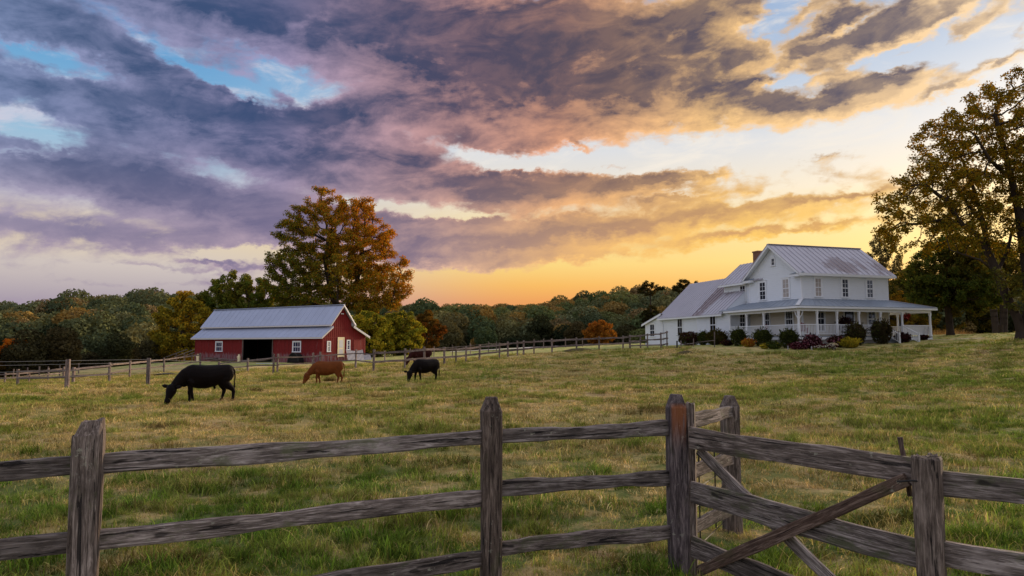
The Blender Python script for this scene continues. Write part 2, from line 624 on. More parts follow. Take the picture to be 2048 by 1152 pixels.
M = {}
M['fence_wood'] = wood_mat('weathered_fence_wood', rgb(54, 47, 43), rgb(112, 101, 94), rgb(184, 171, 163), moss=.6)
M['fence_wood_brown'] = wood_mat('brown_fence_wood', rgb(44, 34, 31), rgb(98, 80, 70), rgb(152, 134, 122), moss=.3)
M['post_wood'] = wood_mat('weathered_post_wood', rgb(54, 46, 42), rgb(110, 97, 88), rgb(174, 158, 146), moss=.4, axis=2)
M['post_wood_rust'] = wood_mat('orange_stained_post_wood', rgb(38, 32, 33), rgb(86, 76, 76), rgb(146, 132, 128), moss=.25, rust=1.36, axis=2)
M['far_wood'] = wood_mat('far_fence_wood', rgb(70, 60, 58), rgb(122, 108, 102), rgb(164, 150, 142), moss=.1)
M['far_post'] = wood_mat('far_post_wood', rgb(70, 60, 58), rgb(124, 110, 104), rgb(170, 156, 148), moss=.1, axis=2)
M['wire'] = plain('fence_wire', (.30, .29, .27), .5, .6)
M['dark_iron'] = plain('dark_iron', (.03, .028, .026), .6, .4)


# ------------------------------------------------------------------ lie of the land
def _tps():
    pts = [(-2.6, 4.3, 0), (-.2, 5.6, 0), (1.4, 6, .03), (2.5, 4.4, .0), (0, 0, 0), (-8, 2, 0), (8, 2, .05), (-30, 5, -.1), (30, 5, .3),
           (-11, 23.7, -.05), (-10, 39, -.25), (-5, 38, -.02), (-10, 50, .06), (-21, 33, -.13), (-19.2, 37, -.16), (-30, 45, -.6), (-45, 62, -1.1),
           (-20.6, 76, .05), (-33, 82, -.1), (-39.7, 88, -.1), (-16.5, 82, .2), (-15, 95, .4), (0, 98, 1.5), (10, 100, 1.8),
           (-3.7, 58, .55), (-.4, 62, .92), (5.8, 64, 1.38), (10.4, 66, 1.56), (14.4, 66, 1.76), (3, 80, 1.5),
           (20, 58, 1.88), (27, 56, 1.95), (33, 58, 2.25), (17, 72, 1.9), (22, 75, 1.95), (36.5, 50, 2.3), (38.8, 62, 2.75), (52, 75, 3.1), (60, 55, 3.0),
           (16.9, 35, .25), (20, 30, .42), (10, 25, .12), (24, 45, 1.15), (8, 45, .6), (12, 55, 1.25), (-60, 40, -1.0), (-70, 80, -1.6), (30, 95, 2.6),
           (-90, 60, -1.6), (80, 60, 3.0), (-60, 110, -1.2), (60, 110, 3.4), (0, 120, 1.2)]
    A = np.array(pts, float)
    n = len(A)
    d = np.hypot(A[:, None, 0] - A[None, :, 0], A[:, None, 1] - A[None, :, 1])
    K = np.where(d > 0, d * d * np.log(d + 1e-9), 0) + np.eye(n) * 6.0
    Pm = np.c_[np.ones(n), A[:, :2]]
    S = np.zeros((n + 3, n + 3))
    S[:n, :n], S[:n, n:], S[n:, :n] = K, Pm, Pm.T
    w = np.linalg.solve(S, np.r_[A[:, 2], 0, 0, 0])
    return A, w


_TA, _TW = _tps()
_RPX = np.array([-900, -400, 0, 100, 200, 300, 420, 560, 700, 820, 900, 1000, 1080, 1150, 1220, 1300, 1400, 1500, 1700, 1900, 2100, 2600, 3600], float)
_RY = np.array([660, 640, 623, 610, 600, 595, 601, 606, 611, 617, 621, 617, 613, 601, 592, 585, 577, 580, 596, 606, 616, 640, 664], float)
_RD = np.array([330, 330, 330, 330, 330, 330, 350, 400, 430, 450, 450, 450, 420, 380, 340, 320, 310, 300, 280, 280, 280, 280, 280], float)
_R0 = np.array([90, 90, 92, 96, 102, 108, 120, 135, 140, 142, 146, 148, 148, 148, 148, 140, 132, 125, 112, 108, 105, 100, 90], float)
_RAZ = np.arctan((_RPX - 1024) / FPX)


def hill_params(az):
    return np.interp(az, _RAZ, _RY), np.interp(az, _RAZ, _RD), np.interp(az, _RAZ, _R0)


def ground_z(x, y):
    x = np.atleast_1d(np.asarray(x, float))
    y = np.atleast_1d(np.asarray(y, float))
    r = np.hypot(x, y)
    k = np.minimum(1.0, 118.0 / np.maximum(r, 1e-6))
    xx, yy = x * k, np.maximum(y * k, -20.0)
    d = np.hypot(xx[:, None] - _TA[None, :, 0], yy[:, None] - _TA[None, :, 1])
    z = (d * d * np.log(d + 1e-9)) @ _TW[:-3] + _TW[-3] + _TW[-2] * xx + _TW[-1] * yy
    az = np.arctan2(x, y)
    azc = np.clip(az, _RAZ[0], _RAZ[-1])
    ry, rd, r0 = hill_params(azc)
    zr = EYE + (690 - ry) / FPX * rd * np.cos(azc) - 8.0
    s = np.clip((r - r0) / (rd - r0), 0, 1)
    sm = s * s * (3 - 2 * s) * .45 + s * .55
    hz = z + (zr - z) * sm - 2.0 * np.exp(-((r - r0 - 14) / 16.0) ** 2)
    hz = hz - np.clip((r - rd) / 300, 0, 1) * 9.0
    behind = np.clip((np.abs(az) - 1.15) / .5, 0, 1)
    hz = hz * (1 - behind) + z * behind
    w = np.clip((r - r0 + 18) / 18.0, 0, 1)
    return z * (1 - w) + hz * w


def gz(x, y):
    return float(ground_z(x, y)[0])


def gp(px, depth, lift=0.0):
    """point of the ground straight under the line of sight at column px, depth metres ahead"""
    x = PX(px, depth)
    return Vector((x, depth, gz(x, depth) + lift))


def lumps(x, y):
    """small unevenness of the pasture"""
    z = (np.sin(x * 1.9 + 1.3 * np.sin(y * 1.1)) * np.sin(y * 2.3 + np.sin(x * 1.7)) * .042
         + np.sin(x * .71 + 2) * np.sin(y * .83 + .4 * np.sin(x * .5)) * .05
         + np.sin(x * 4.7 + 3 * np.sin(y * 2.1)) * np.sin(y * 5.3 + 2 * np.sin(x * 2.9)) * .020)
    return z


def pasture_colour(g, pos):
    """patches of green, olive, straw and bare earth, by place"""
    flat = scaled(g, pos, (1, 1, 0))
    n1 = noise(g, flat, .22, 4, .6)
    n2 = noise(g, flat, 1.3, 5, .65)
    n3 = noise(g, flat, 6.0, 4, .65)
    t = n1 * .45 + n2 * .35 + n3 * .3
    col = ramp(t, [(.34, rgb(88, 112, 58)), (.44, rgb(137, 145, 81)), (.52, rgb(194, 179, 113)), (.60, rgb(223, 197, 138)), (.68, rgb(178, 145, 113))])
    x, y, z = sep(pos)
    # the near and right-hand grass is greener, the middle of the field drier
    near = smooth(y, 18.0, 7.0)
    lawn = smooth(y + x * .3, 60.0, 68.0)
    right = smooth(x - y * .30, -4.0, 8.0)
    gr = (near * .80).f('MAXIMUM', lawn * .75).f('MAXIMUM', right * .35)
    col = mixc(g, gr * smooth(n2, .62, .44), col, mixc(g, lawn, rgb(90, 123, 61), rgb(126, 152, 73)))
    bare = smooth(noise(g, flat, .9, 5, .7), .66, .72)
    col = mixc(g, bare * .7, col, rgb(103, 82, 81))
    # the dark floor of the woods
    return col, n3, n2


def build_ground():
    m, g, out = new_mat('pasture_ground')
    pos = wpos(g)
    col, n3, n2 = pasture_colour(g, pos)
    yy_ = sep(pos)
    thatch = smooth(yy_[1] + yy_[0] * .3, 66.0, 50.0)
    col = mixc(g, thatch * .5, col, mixc(g, 1.0, col, (.50, .45, .40, 1), 'MULTIPLY'))
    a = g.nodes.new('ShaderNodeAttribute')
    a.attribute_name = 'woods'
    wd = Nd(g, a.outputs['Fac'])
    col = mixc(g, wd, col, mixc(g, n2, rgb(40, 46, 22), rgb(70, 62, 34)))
    f = noise(g, pos, 11.0, 5, .7)
    f2 = noise(g, scaled(g, pos, (1, 1, 0)), 2.2, 4, .65)
    col = mixc(g, smooth(f, .52, .30) * .45, col, rgb(52, 52, 26))
    col = mixc(g, smooth(f2, .40, .30) * .55, col, rgb(58, 56, 26))
    princ(g, out, col, .95, 0, bump(g, f * .6 + f2 * 1.4 + n3 * .5, .9, .16), spec=.05)
    az = np.concatenate([np.linspace(-PI, -.85, 50, endpoint=False), np.linspace(-.85, .85, 300), np.linspace(.85, PI, 50, endpoint=False)[1:]])
    rr = np.concatenate([[0.6], np.geomspace(1.2, 60, 150), np.geomspace(61.5, 600, 90), np.geomspace(700, 5000, 8)])
    R2, A2 = np.meshgrid(rr, az, indexing='ij')
    X, Y = R2 * np.sin(A2), R2 * np.cos(A2)
    Z = ground_z(X.ravel(), Y.ravel()).reshape(X.shape) + lumps(X, Y) * np.clip(40 / R2, .3, 1)
    nr, na = X.shape
    V = np.c_[X.ravel(), Y.ravel(), Z.ravel()]
    i = np.arange(nr - 1)[:, None] * na
    j = np.arange(na)[None, :]
    jn = (j + 1) % na
    F = np.stack([i + j, i + jn, i + na + jn, i + na + j], -1).reshape(-1, 4)
    V = np.vstack([V, [[0, 0, gz(0, 0)]]])
    me = np_mesh('ground', V, F[:, ::-1], m, smooth_=True)
    # close the little hole at the middle
    bm = bmesh.new()
    bm.from_mesh(me)
    bm.verts.ensure_lookup_table()
    c = bm.verts[len(bm.verts) - 1]
    for k in range(na):
        bm.faces.new((c, bm.verts[k], bm.verts[(k + 1) % na])).smooth = True
    bmesh.ops.recalc_face_normals(bm, faces=bm.faces)
    bm.to_mesh(me)
    bm.free()
    if me.polygons[len(me.polygons) // 2].normal.z < 0:
        me.flip_normals()
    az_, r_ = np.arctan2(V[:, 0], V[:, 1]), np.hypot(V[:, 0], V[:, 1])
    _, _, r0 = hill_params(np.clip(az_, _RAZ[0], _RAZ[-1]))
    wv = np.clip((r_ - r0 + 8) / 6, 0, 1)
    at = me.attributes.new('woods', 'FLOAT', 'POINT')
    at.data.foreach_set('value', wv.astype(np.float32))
    o = link('ground', me)
    tag(o, 'uneven pasture of green and straw coloured grass rising to the farmhouse', kind='structure')
    return o


ground = build_ground()


# ------------------------------------------------------------------ grass
def blade_set(rng, n, spread, hmin, hmax, wid, curl, cols):
    """n bent blades round a point: verts, faces, colours"""
    V, F, Cc = [], [], []
    for k in range(n):
        a = rng.uniform(0, 2 * PI)
        rad = spread * math.sqrt(rng.random())
        bx, by = rad * math.cos(a), rad * math.sin(a)
        h = rng.uniform(hmin, hmax)
        dr = rng.uniform(0, 2 * PI)
        ln = rng.uniform(.15, 1.0) * curl
        w = wid * rng.uniform(.6, 1.25)
        px_, py_ = -math.sin(dr) * w, math.cos(dr) * w
        c = cols[rng.randrange(len(cols))]
        k2 = rng.choice((.45, .7, .9, 1.0, 1.15, 1.45)) * rng.uniform(.9, 1.1)
        c = tuple(x * k2 for x in c[:3])
        b = len(V)
        x, y, z, th = bx, by, -.02, rng.uniform(.0, .35)
        seg = 4
        for s in range(seg + 1):
            q = 1 - (s / seg) ** 1.5 * .9
            V.append((x - px_ * q, y - py_ * q, z))
            V.append((x + px_ * q, y + py_ * q, z))
            Cc += [c, c]
            st = (h + .02) / seg * 1.15
            x += math.cos(dr) * math.sin(th) * st
            y += math.sin(dr) * math.sin(th) * st
            z += math.cos(th) * st
            th += ln * 1.5 / seg
        for s in range(seg):
            F.append((b + 2 * s, b + 2 * s + 1, b + 2 * s + 3, b + 2 * s + 2))
    return np.array(V), np.array(F), np.array(Cc)


def grass_material(name, placed):
    m, g, out = new_mat(name)
    a = g.nodes.new('ShaderNodeAttribute')
    a.attribute_name = 'tint'
    tint = Nd(g, a.outputs['Color'])
    col, n3, n2 = pasture_colour(g, wpos(g))
    col = mixc(g, placed, tint, col)
    col = mixc(g, 1.0, col, mixc(g, smooth(n3, .36, .62), (.56, .56, .54, 1), (1.28, 1.24, 1.14, 1)), 'MULTIPLY')
    big = noise(g, scaled(g, wpos(g), (.55, 1.0, 0)), .75, 4, .65)
    col = mixc(g, 1.0, col, mixc(g, smooth(big, .38, .62), (.78, .74, .70, 1), (1.15, 1.15, 1.10, 1)), 'MULTIPLY')
    d = g.nodes.new('ShaderNodeBsdfDiffuse')
    t = g.nodes.new('ShaderNodeBsdfTranslucent')
    put(g, col, d.inputs[0])
    put(g, mixc(g, 1.0, col, (1.0, 1.0, .7, 1), 'MULTIPLY'), t.inputs[0])
    mx = g.nodes.new('ShaderNodeMixShader')
    mx.inputs[0].default_value = .35
    g.links.new(d.outputs[0], mx.inputs[1])
    g.links.new(t.outputs[0], mx.inputs[2])
    g.links.new(mx.outputs[0], out.inputs[0])
    return m


def scatter(name, label, protos, pts, rots, scl, idx, kind='stuff', tilt=None):
    """one object whose points carry instances of the meshes in protos"""
    coll = bpy.data.collections.new(name + '_pieces')
    for i, me in enumerate(protos):
        o = bpy.data.objects.new('%s_piece_%02d' % (name, i), me)
        coll.objects.link(o)
    me = bpy.data.meshes.new(name)
    n = len(pts)
    me.vertices.add(n)
    me.vertices.foreach_set('co', np.asarray(pts, np.float32).ravel())
    for nm, tp, key, dat in (('turn', 'FLOAT_VECTOR', 'vector', np.asarray(rots, np.float32).ravel()),
                             ('size', 'FLOAT_VECTOR', 'vector', np.asarray(scl, np.float32).ravel()),
                             ('pick', 'INT', 'value', np.asarray(idx, np.int32))):
        at = me.attributes.new(nm, tp, 'POINT')
        at.data.foreach_set(key, dat)
    o = link(name, me)
    ng = bpy.data.node_groups.new(name + '_scatter', 'GeometryNodeTree')
    ng.interface.new_socket('Geometry', in_out='INPUT', socket_type='NodeSocketGeometry')
    ng.interface.new_socket('Geometry', in_out='OUTPUT', socket_type='NodeSocketGeometry')
    N = ng.nodes
    gi, go = N.new('NodeGroupInput'), N.new('NodeGroupOutput')
    ci = N.new('GeometryNodeCollectionInfo')
    ci.inputs['Collection'].default_value = coll
    ci.inputs['Separate Children'].default_value = True
    ci.inputs['Reset Children'].default_value = True
    ip = N.new('GeometryNodeInstanceOnPoints')
    ip.inputs['Pick Instance'].default_value = True

    def attr(nm, tp):
        a = N.new('GeometryNodeInputNamedAttribute')
        a.data_type = tp
        a.inputs['Name'].default_value = nm
        return a.outputs[0]
    L = ng.links
    L.new(gi.outputs[0], ip.inputs['Points'])
    L.new(ci.outputs[0], ip.inputs['Instance'])
    L.new(attr('pick', 'INT'), ip.inputs['Instance Index'])
    e2r = N.new('FunctionNodeEulerToRotation')
    L.new(attr('turn', 'FLOAT_VECTOR'), e2r.inputs[0])
    L.new(e2r.outputs[0], ip.inputs['Rotation'])
    L.new(attr('size', 'FLOAT_VECTOR'), ip.inputs['Scale'])
    L.new(ip.outputs[0], go.inputs[0])
    md = o.modifiers.new('scatter', 'NODES')
    md.node_group = ng
    tag(o, label, kind=kind)
    return o


def build_grass():
    rng = random.Random(5)
    nr = np.random.default_rng(5)
    green = [rgb(99, 144, 42), rgb(126, 165, 52), rgb(66, 104, 35), rgb(151, 177, 63), rgb(108, 135, 50)]
    olive = [rgb(153, 155, 87), rgb(202, 185, 117), rgb(120, 128, 71), rgb(233, 206, 138), rgb(193, 160, 108)]
    straw = [rgb(250, 217, 159), rgb(221, 185, 136), rgb(180, 152, 119), rgb(146, 133, 96), rgb(255, 236, 189)]
    gm = grass_material('grass_blades', .32)
    kinds = []
    pale = [rgb(206, 188, 132), rgb(186, 166, 112), rgb(168, 150, 104), rgb(150, 150, 96)]
    for cols, n, sp, h0, h1, w, cu in ((green, 48, .15, .03, .10, .0042, 1.6), (green + olive, 50, .17, .025, .08, .0040, 2.0), (green[:3] + [green[4]], 54, .12, .05, .13, .0046, 1.4),
                                       (olive, 48, .17, .025, .08, .0038, 2.2), (olive + straw, 48, .18, .02, .07, .0036, 2.6), (olive + green, 48, .17, .03, .09, .0042, 1.8),
                                       (straw, 46, .18, .02, .075, .0034, 2.8), (straw + olive, 46, .18, .02, .07, .0036, 2.6), (pale, 12, .16, .14, .30, .0026, 4.2), ([rgb(66, 62, 32), rgb(84, 70, 42), rgb(54, 62, 28)], 50, .19, .03, .09, .0042, 2.2)):
        V, F, Cc = blade_set(rng, n, sp, h0, h1, w, cu, cols)
        kinds.append(np_mesh('grass_tuft', V, F, gm, col=Cc))
    pts, rot, scl, idx = [], [], [], []
    for (d0, d1, dens, sc) in ((2.4, 9, 62, 1.0), (9, 16, 38, 1.2), (16, 28, 20, 1.55), (28, 44, 11, 2.1), (44, 64, 6, 2.7)):
        area = .5 * 1.7 * (d1 * d1 - d0 * d0)
        n = int(area * dens)
        d = np.sqrt(nr.uniform(d0 * d0, d1 * d1, n))
        u = nr.uniform(-.86, .86, n)
        x = u * d
        keep = np.ones(n, bool)
        loc_x, loc_y = (x - 21.0), (d - 56.0)
        lawnm = (d > 51) & (x > 15) & (x < 46)
        keep &= ~(lawnm & (nr.random(n) < .25))
        x, d = x[keep], d[keep]
        n = len(x)
        z = ground_z(x, d) + lumps(x, d) * np.clip(40 / np.hypot(x, d), .3, 1)
        # patchy: a smooth field chooses green, olive or straw
        f = (np.sin(x * .55 + 1.1 * np.sin(d * .37)) + np.sin(d * .61 + 1.7 * np.sin(x * .31) + 1) + np.sin(x * 1.9 + 2 * np.sin(d * 1.3)) * .8 + np.sin(d * 2.3 + 1.5 * np.sin(x * 1.7)) * .7) / 3.5
        f = f + nr.normal(0, .33, n) + np.clip((d - 8) / 12, -.40, .30) - np.clip((x - d * .3) / 14, 0, .4)
        pick = np.where(f < -.08, nr.integers(0, 3, n), np.where(f < .42, nr.integers(3, 6, n), nr.integers(6, 8, n)))
        tall = np.sin(x * 2.3 + 1.6 * np.sin(d * 1.9)) * np.sin(d * 2.7 + 1.8 * np.sin(x * 1.3)) + nr.normal(0, .2, n)
        pick = np.where(tall > .80, np.where(d < 30, 2, nr.integers(0, 3, n)), pick)
        pick = np.where((nr.random(n) < .10) & (d < 22), 8, pick)
        streak = np.sin(x * .8 + 2.2 * np.sin(d * .7)) * np.sin(d * 2.4 + 1.6 * np.sin(x * .6) + 1) + nr.normal(0, .12, n)
        pick = np.where(streak > .86, 9, pick)
        clump = np.clip(.95 + .5 * np.sin(x * 3.1 + 2 * np.sin(d * 2.2)) * np.sin(d * 3.7 + 2 * np.sin(x * 1.9)), .55, 1.4)
        s = sc * nr.uniform(.7, 1.25, n) * clump
        s = s * np.where((d > 51) & (x > 15) & (x < 46), .42, 1.0)
        pts.append(np.c_[x, d, z])
        rot.append(np.c_[nr.normal(0, .12, n), nr.normal(0, .12, n), nr.uniform(0, 2 * PI, n)])
        scl.append(np.c_[s, s, s * nr.uniform(.75, 1.1, n) / (sc ** .55)])
        idx.append(pick)
    return scatter('grass', 'short tangled pasture grass, green near the fence and straw coloured farther out', kinds,
                   np.vstack(pts), np.vstack(rot), np.vstack(scl), np.concatenate(idx))


build_grass()
# ------------------------------------------------------------------ timber: posts and rails, each an object of its own
_wr = random.Random(77)


def rail(parent, a, b, h, th, mat, name='rail', seg=14, wob=.012, base=None):
    """a rough board from a to b (centre line), h high, th thick; long axis is the object's x"""
    a, b = Vector(a), Vector(b)
    d = b - a
    L = d.length
    d.normalize()
    s = Vector((0, 0, 1)).cross(d).normalized()
    u = d.cross(s)
    mb = MB()
    prof = [(-.5, -.42), (-.40, -.5), (.40, -.5), (.5, -.42), (.5, .42), (.40, .5), (-.40, .5), (-.5, .42)]
    V = []
    ph = [_wr.uniform(0, 6) for _ in range(6)]
    for i in range(seg + 1):
        t = i / seg
        top = wob * (math.sin(t * 7 + ph[0]) + .6 * math.sin(t * 19 + ph[1])) + _wr.uniform(-.3, .3) * wob
        bot = wob * (math.sin(t * 6 + ph[2]) + .6 * math.sin(t * 17 + ph[3])) + _wr.uniform(-.3, .3) * wob
        side = wob * .7 * math.sin(t * 5 + ph[4])
        for (py, pz) in prof:
            zz = pz * h + (top if pz > 0 else bot)
            V.append((t * L, py * th + side, zz))
    F = []
    n = 8
    for i in range(seg):
        for k in range(n):
            F.append((i * n + k, i * n + (k + 1) % n, (i + 1) * n + (k + 1) % n, (i + 1) * n + k))
    F.append(tuple(range(n - 1, -1, -1)))
    F.append(tuple(seg * n + k for k in range(n)))
    mb.add(V, F)
    o = mb.build(name, mat, parent)
    m = Matrix((d, s, u)).transposed().to_4x4()
    m.translation = a - (base if base is not None else (parent.location if parent else Vector((0, 0, 0))))
    o.matrix_local = m
    bm = bmesh.new()
    bm.from_mesh(o.data)
    bmesh.ops.recalc_face_normals(bm, faces=bm.faces)
    bm.to_mesh(o.data)
    bm.free()
    return o


def post(parent, at, height, w, mat, top='chamfer', rotz=0.0, name='post', depth=.35, lean=(0, 0), rough=.010, wd=None, base=None, fine=True):
    """a squared post standing at a point of the ground; its local z = 0 is the ground"""
    wd = wd or w
    prof = []
    n = 20 if fine else 8
    for k in range(n):
        a = 2 * PI * k / n
        c, s = math.cos(a), math.sin(a)
        e = 0.42
        prof.append((math.copysign(abs(c) ** e, c) * .5, math.copysign(abs(s) ** e, s) * .5))
    cracks = [(_wr.randrange(n), _wr.uniform(0, 1), _wr.uniform(.25, .6)) for _ in range(4)] if fine else []
    zs = [-depth, 0.0]
    m = 12 if fine else 2
    hb = height - (.11 if top == 'chamfer' else 0)
    zs += [hb * (i + 1) / m for i in range(m)]
    rings = []
    ph = [_wr.uniform(0, 6) for _ in range(4)]
    for i, z in enumerate(zs):
        sw = 1.0 + .03 * math.sin(z * 4 + ph[0])
        r = []
        for k, (px_, py_) in enumerate(prof):
            q = 1.0 + _wr.uniform(-1, 1) * rough * .8
            for (ck, cz, cl) in cracks:
                if k == ck and abs(z / max(height, .1) - cz) < cl:
                    q *= .80
            x, y = px_ * w * sw * q, py_ * wd * sw * q
            r.append((x + lean[0] * z, y + lean[1] * z, z))
        rings.append(r)
    if top == 'chamfer':
        for (z, k2) in ((height - .035, .66), (height - .004, .54), (height, .46)):
            rings.append([(px_ * w * k2 + lean[0] * z, py_ * wd * k2 + lean[1] * z, z + _wr.uniform(-.004, .004)) for (px_, py_) in prof])
    elif top == 'slant':
        rings.append([(px_ * w * .97 + lean[0] * height, py_ * wd * .97 + lean[1] * height, height + .01 + px_ * .05 + _wr.uniform(-.008, .008)) for (px_, py_) in prof])
        rings.append([((px_ * .70 + .12) * w + lean[0] * height, py_ * wd * .70 + lean[1] * height, height + .085 + px_ * .02 + _wr.uniform(-.01, .01)) for (px_, py_) in prof])
        rings.append([((px_ * .62 + .12) * w + lean[0] * height, py_ * wd * .62 + lean[1] * height, height + .082 + _wr.uniform(-.012, .008)) for (px_, py_) in prof])
    else:
        rings.append([(px_ * w * .94 + lean[0] * height, py_ * wd * .94 + lean[1] * height, height + .012 + _wr.uniform(-.008, .008)) for (px_, py_) in prof])
        rings.append([(px_ * w * .5 + lean[0] * height, py_ * wd * .5 + lean[1] * height, height + .006 + _wr.uniform(-.014, .008)) for (px_, py_) in prof])
    V = [p for r in rings for p in r]
    F = []
    for i in range(len(rings) - 1):
        for k in range(n):
            F.append((i * n + k, i * n + (k + 1) % n, (i + 1) * n + (k + 1) % n, (i + 1) * n + k))
    F.append(tuple((len(rings) - 1) * n + k for k in range(n)))
    mb = MB().add(V, F)
    b = base if base is not None else (parent.location if parent else Vector((0, 0, 0)))
    o = mb.build(name, mat, parent, Vector(at) - b)
    o.rotation_euler = (0, 0, rotz)
    return o


def at_h(px, depth, h):
    x = PX(px, depth)
    return Vector((x, depth, h))


def build_near_fence():
    FW, PW = M['fence_wood'], M['post_wood']
    # --- three-rail fence along the near edge of the pasture
    pl = [Vector((-5.0, 3.05, 0)), Vector((PX(187, 4.3), 4.3, 0)), Vector((PX(983, 5.6), 5.6, 0)), Vector((PX(1350, 5.95), 5.95, 0))]
    for p in pl:
        p.z = gz(p.x, p.y)
    t = thing('rail_fence', 'weathered grey three rail timber fence crossing the foreground from the left edge to the gate', 'fence', pl[1])
    post(t, pl[0], 1.40, .18, PW, 'chamfer', R(25))
    post(t, pl[1], 1.36 - pl[1].z, .165, PW, 'slant', R(22))
    post(t, pl[2], 1.49 - pl[2].z, .165, PW, 'chamfer', R(12))
    p3 = post(t, pl[3], 1.485 - pl[3].z, .165, M['post_wood_rust'], 'chamfer', R(4))
    p3['label'] = 'tall gate post with an orange stain below its pointed top'
    hs = [[(1.175, 1.175), (.725, .725), (.25, .25)],
          [(1.175, 1.172), (.725, .712), (.25, .25)],
          [(1.172, 1.21), (.775, .795), (.315, .36)]]
    n1 = Vector((-.5, .87, 0))
    for i in range(3):
        a, b = pl[i], pl[i + 1]
        d = (b - a).normalized()
        back = Vector((-d.y, d.x, 0)) * .02
        for (ha, hb) in hs[i]:
            A, B = a + d * .03 + back, b - d * .03 + back
            A.z, B.z = ha, hb
            rail(t, A, B, .115 if i < 2 else .112, .05, FW, seg=16, wob=.008)
    # slab nailed to the gate side of the last post
    q = pl[3] + Vector((.125, .03, 0))
    sl = post(t, q, 1.40 - q.z, .075, PW, 'flat', R(-20), name='hinge_slab', wd=.12)
    # --- short return to a post behind
    p4 = Vector((PX(1456, 7.2), 7.2, 0))
    p4.z = gz(p4.x, p4.y)
    t2 = thing('rail_fence', 'short length of timber fence with one pointed post standing just behind the gate', 'fence', p4)
    post(t2, p4, 1.385 - p4.z, .165, PW, 'chamfer', R(10))
    for (ha, hb, nm) in ((1.235, 1.235, 'rail'), (.79, .785, 'rail'), (.31, .30, 'rail')):
        A = pl[3] + Vector((.05, .10, 0))
        B = p4 + Vector((-.02, -.09, 0))
        A.z, B.z = ha, hb
        rail(t2, A, B, .12, .05, FW, wob=.006)
    w = MB()
    for h in (.12, .30, .47, .62, .80, .96):
        w.tube([pl[3] + Vector((.10, .12, h - pl[3].z)) - p4, p4 + Vector((-.09, -.03, h + .02)) - p4 - Vector((0, 0, p4.z))], .004, 5)
    for f in (.3, .6):
        b0 = pl[3].lerp(p4, f)
        w.tube([b0 + Vector((.05, .08, .15)) - p4, b0 + Vector((.05, .08, 1.0)) - p4], .007, 5)
    w.build('wire', M['dark_iron'], t2)
    # --- the gate
    A0 = Vector((PX(1377, 5.86), 5.86, 0))
    B0 = Vector((PX(1822, 4.40), 4.40, 0))
    g = thing('gate', 'weathered three board timber gate with crossed diagonal braces between two posts', 'gate', Vector((A0.x, A0.y, gz(A0.x, A0.y))))
    d = (B0 - A0).normalized()
    nb = Vector((-d.y, d.x, 0))     # away from the camera side
    if nb.y < 0:
        nb = -nb

    def gp_(f, h, off=0.0):
        v = A0.lerp(B0, f) + nb * off
        v.z = h
        return v
    rail(g, gp_(0, 1.137), gp_(1, 1.118), .165, .035, FW, 'gate_board', 18, .006)
    rail(g, gp_(0, .70), gp_(1, .622), .180, .035, FW, 'gate_board', 18, .006)
    rail(g, gp_(0, .262), gp_(1, .10), .17, .035, FW, 'gate_board', 18, .006)
    rail(g, gp_(.03, 1.04, .038), gp_(.93, -.02, .038), .085, .03, FW, 'brace', 16, .004)
    b = rail(g, gp_(.05, .10, -.036), gp_(.975, 1.07, -.036), .085, .03, M['fence_wood_brown'], 'brace', 16, .004)
    b['label'] = 'brown front brace rising to the right'
    # --- fence to the right of the gate
    p5 = Vector((PX(1842, 4.38), 4.38, 0))
    p5.z = gz(p5.x, p5.y)
    p6 = Vector((4.35, 2.75, 0))
    p6.z = gz(p6.x, p6.y)
    t3 = thing('rail_fence', 'two rail timber fence running off the right edge from a flat topped gate post', 'fence', p5)
    post(t3, p5, 1.205 - p5.z, .158, PW, 'flat', R(-38))
    q5 = p5 + Vector((.085, .085, 0))
    post(t3, q5, 1.20 - q5.z, .06, PW, 'flat', R(-38), name='back_slab', wd=.15)
    post(t3, p6, 1.2, .16, PW, 'flat', R(-30))
    dd = (p6 - p5).normalized()
    for (ha, hb) in ((1.06, 1.07), (.63, .635), (.2, .2)):
        A, B = p5 + dd * .06 + Vector((.02, .05, 0)), p6 + Vector((.02, .05, 0))
        A.z, B.z = ha, hb
        rail(t3, A, B, .15, .045, FW, wob=.007)
    # loose stick wedged behind the latch post
    st = gp_(.955, .95, .07)
    tt = thing('stick', 'thin upright wooden stick wedged between gate and right hand gate post', 'stick', st)
    rail(tt, st, st + Vector((-.035, .02, .365)), .03, .028, M['fence_wood_brown'], 'stake', 8, .002)
    # wire loop that holds the gate shut
    lp = MB()
    c = gp_(.985, 1.065, -.03) - p5
    lp.tube([c + Vector((-.10, -.03, .0)), c + Vector((-.02, -.06, .012)), c + Vector((.08, -.05, .0)), c + Vector((.16, .02, -.01))], .006, 6)
    lp.build('latch_wire', M['dark_iron'], t3)


build_near_fence()


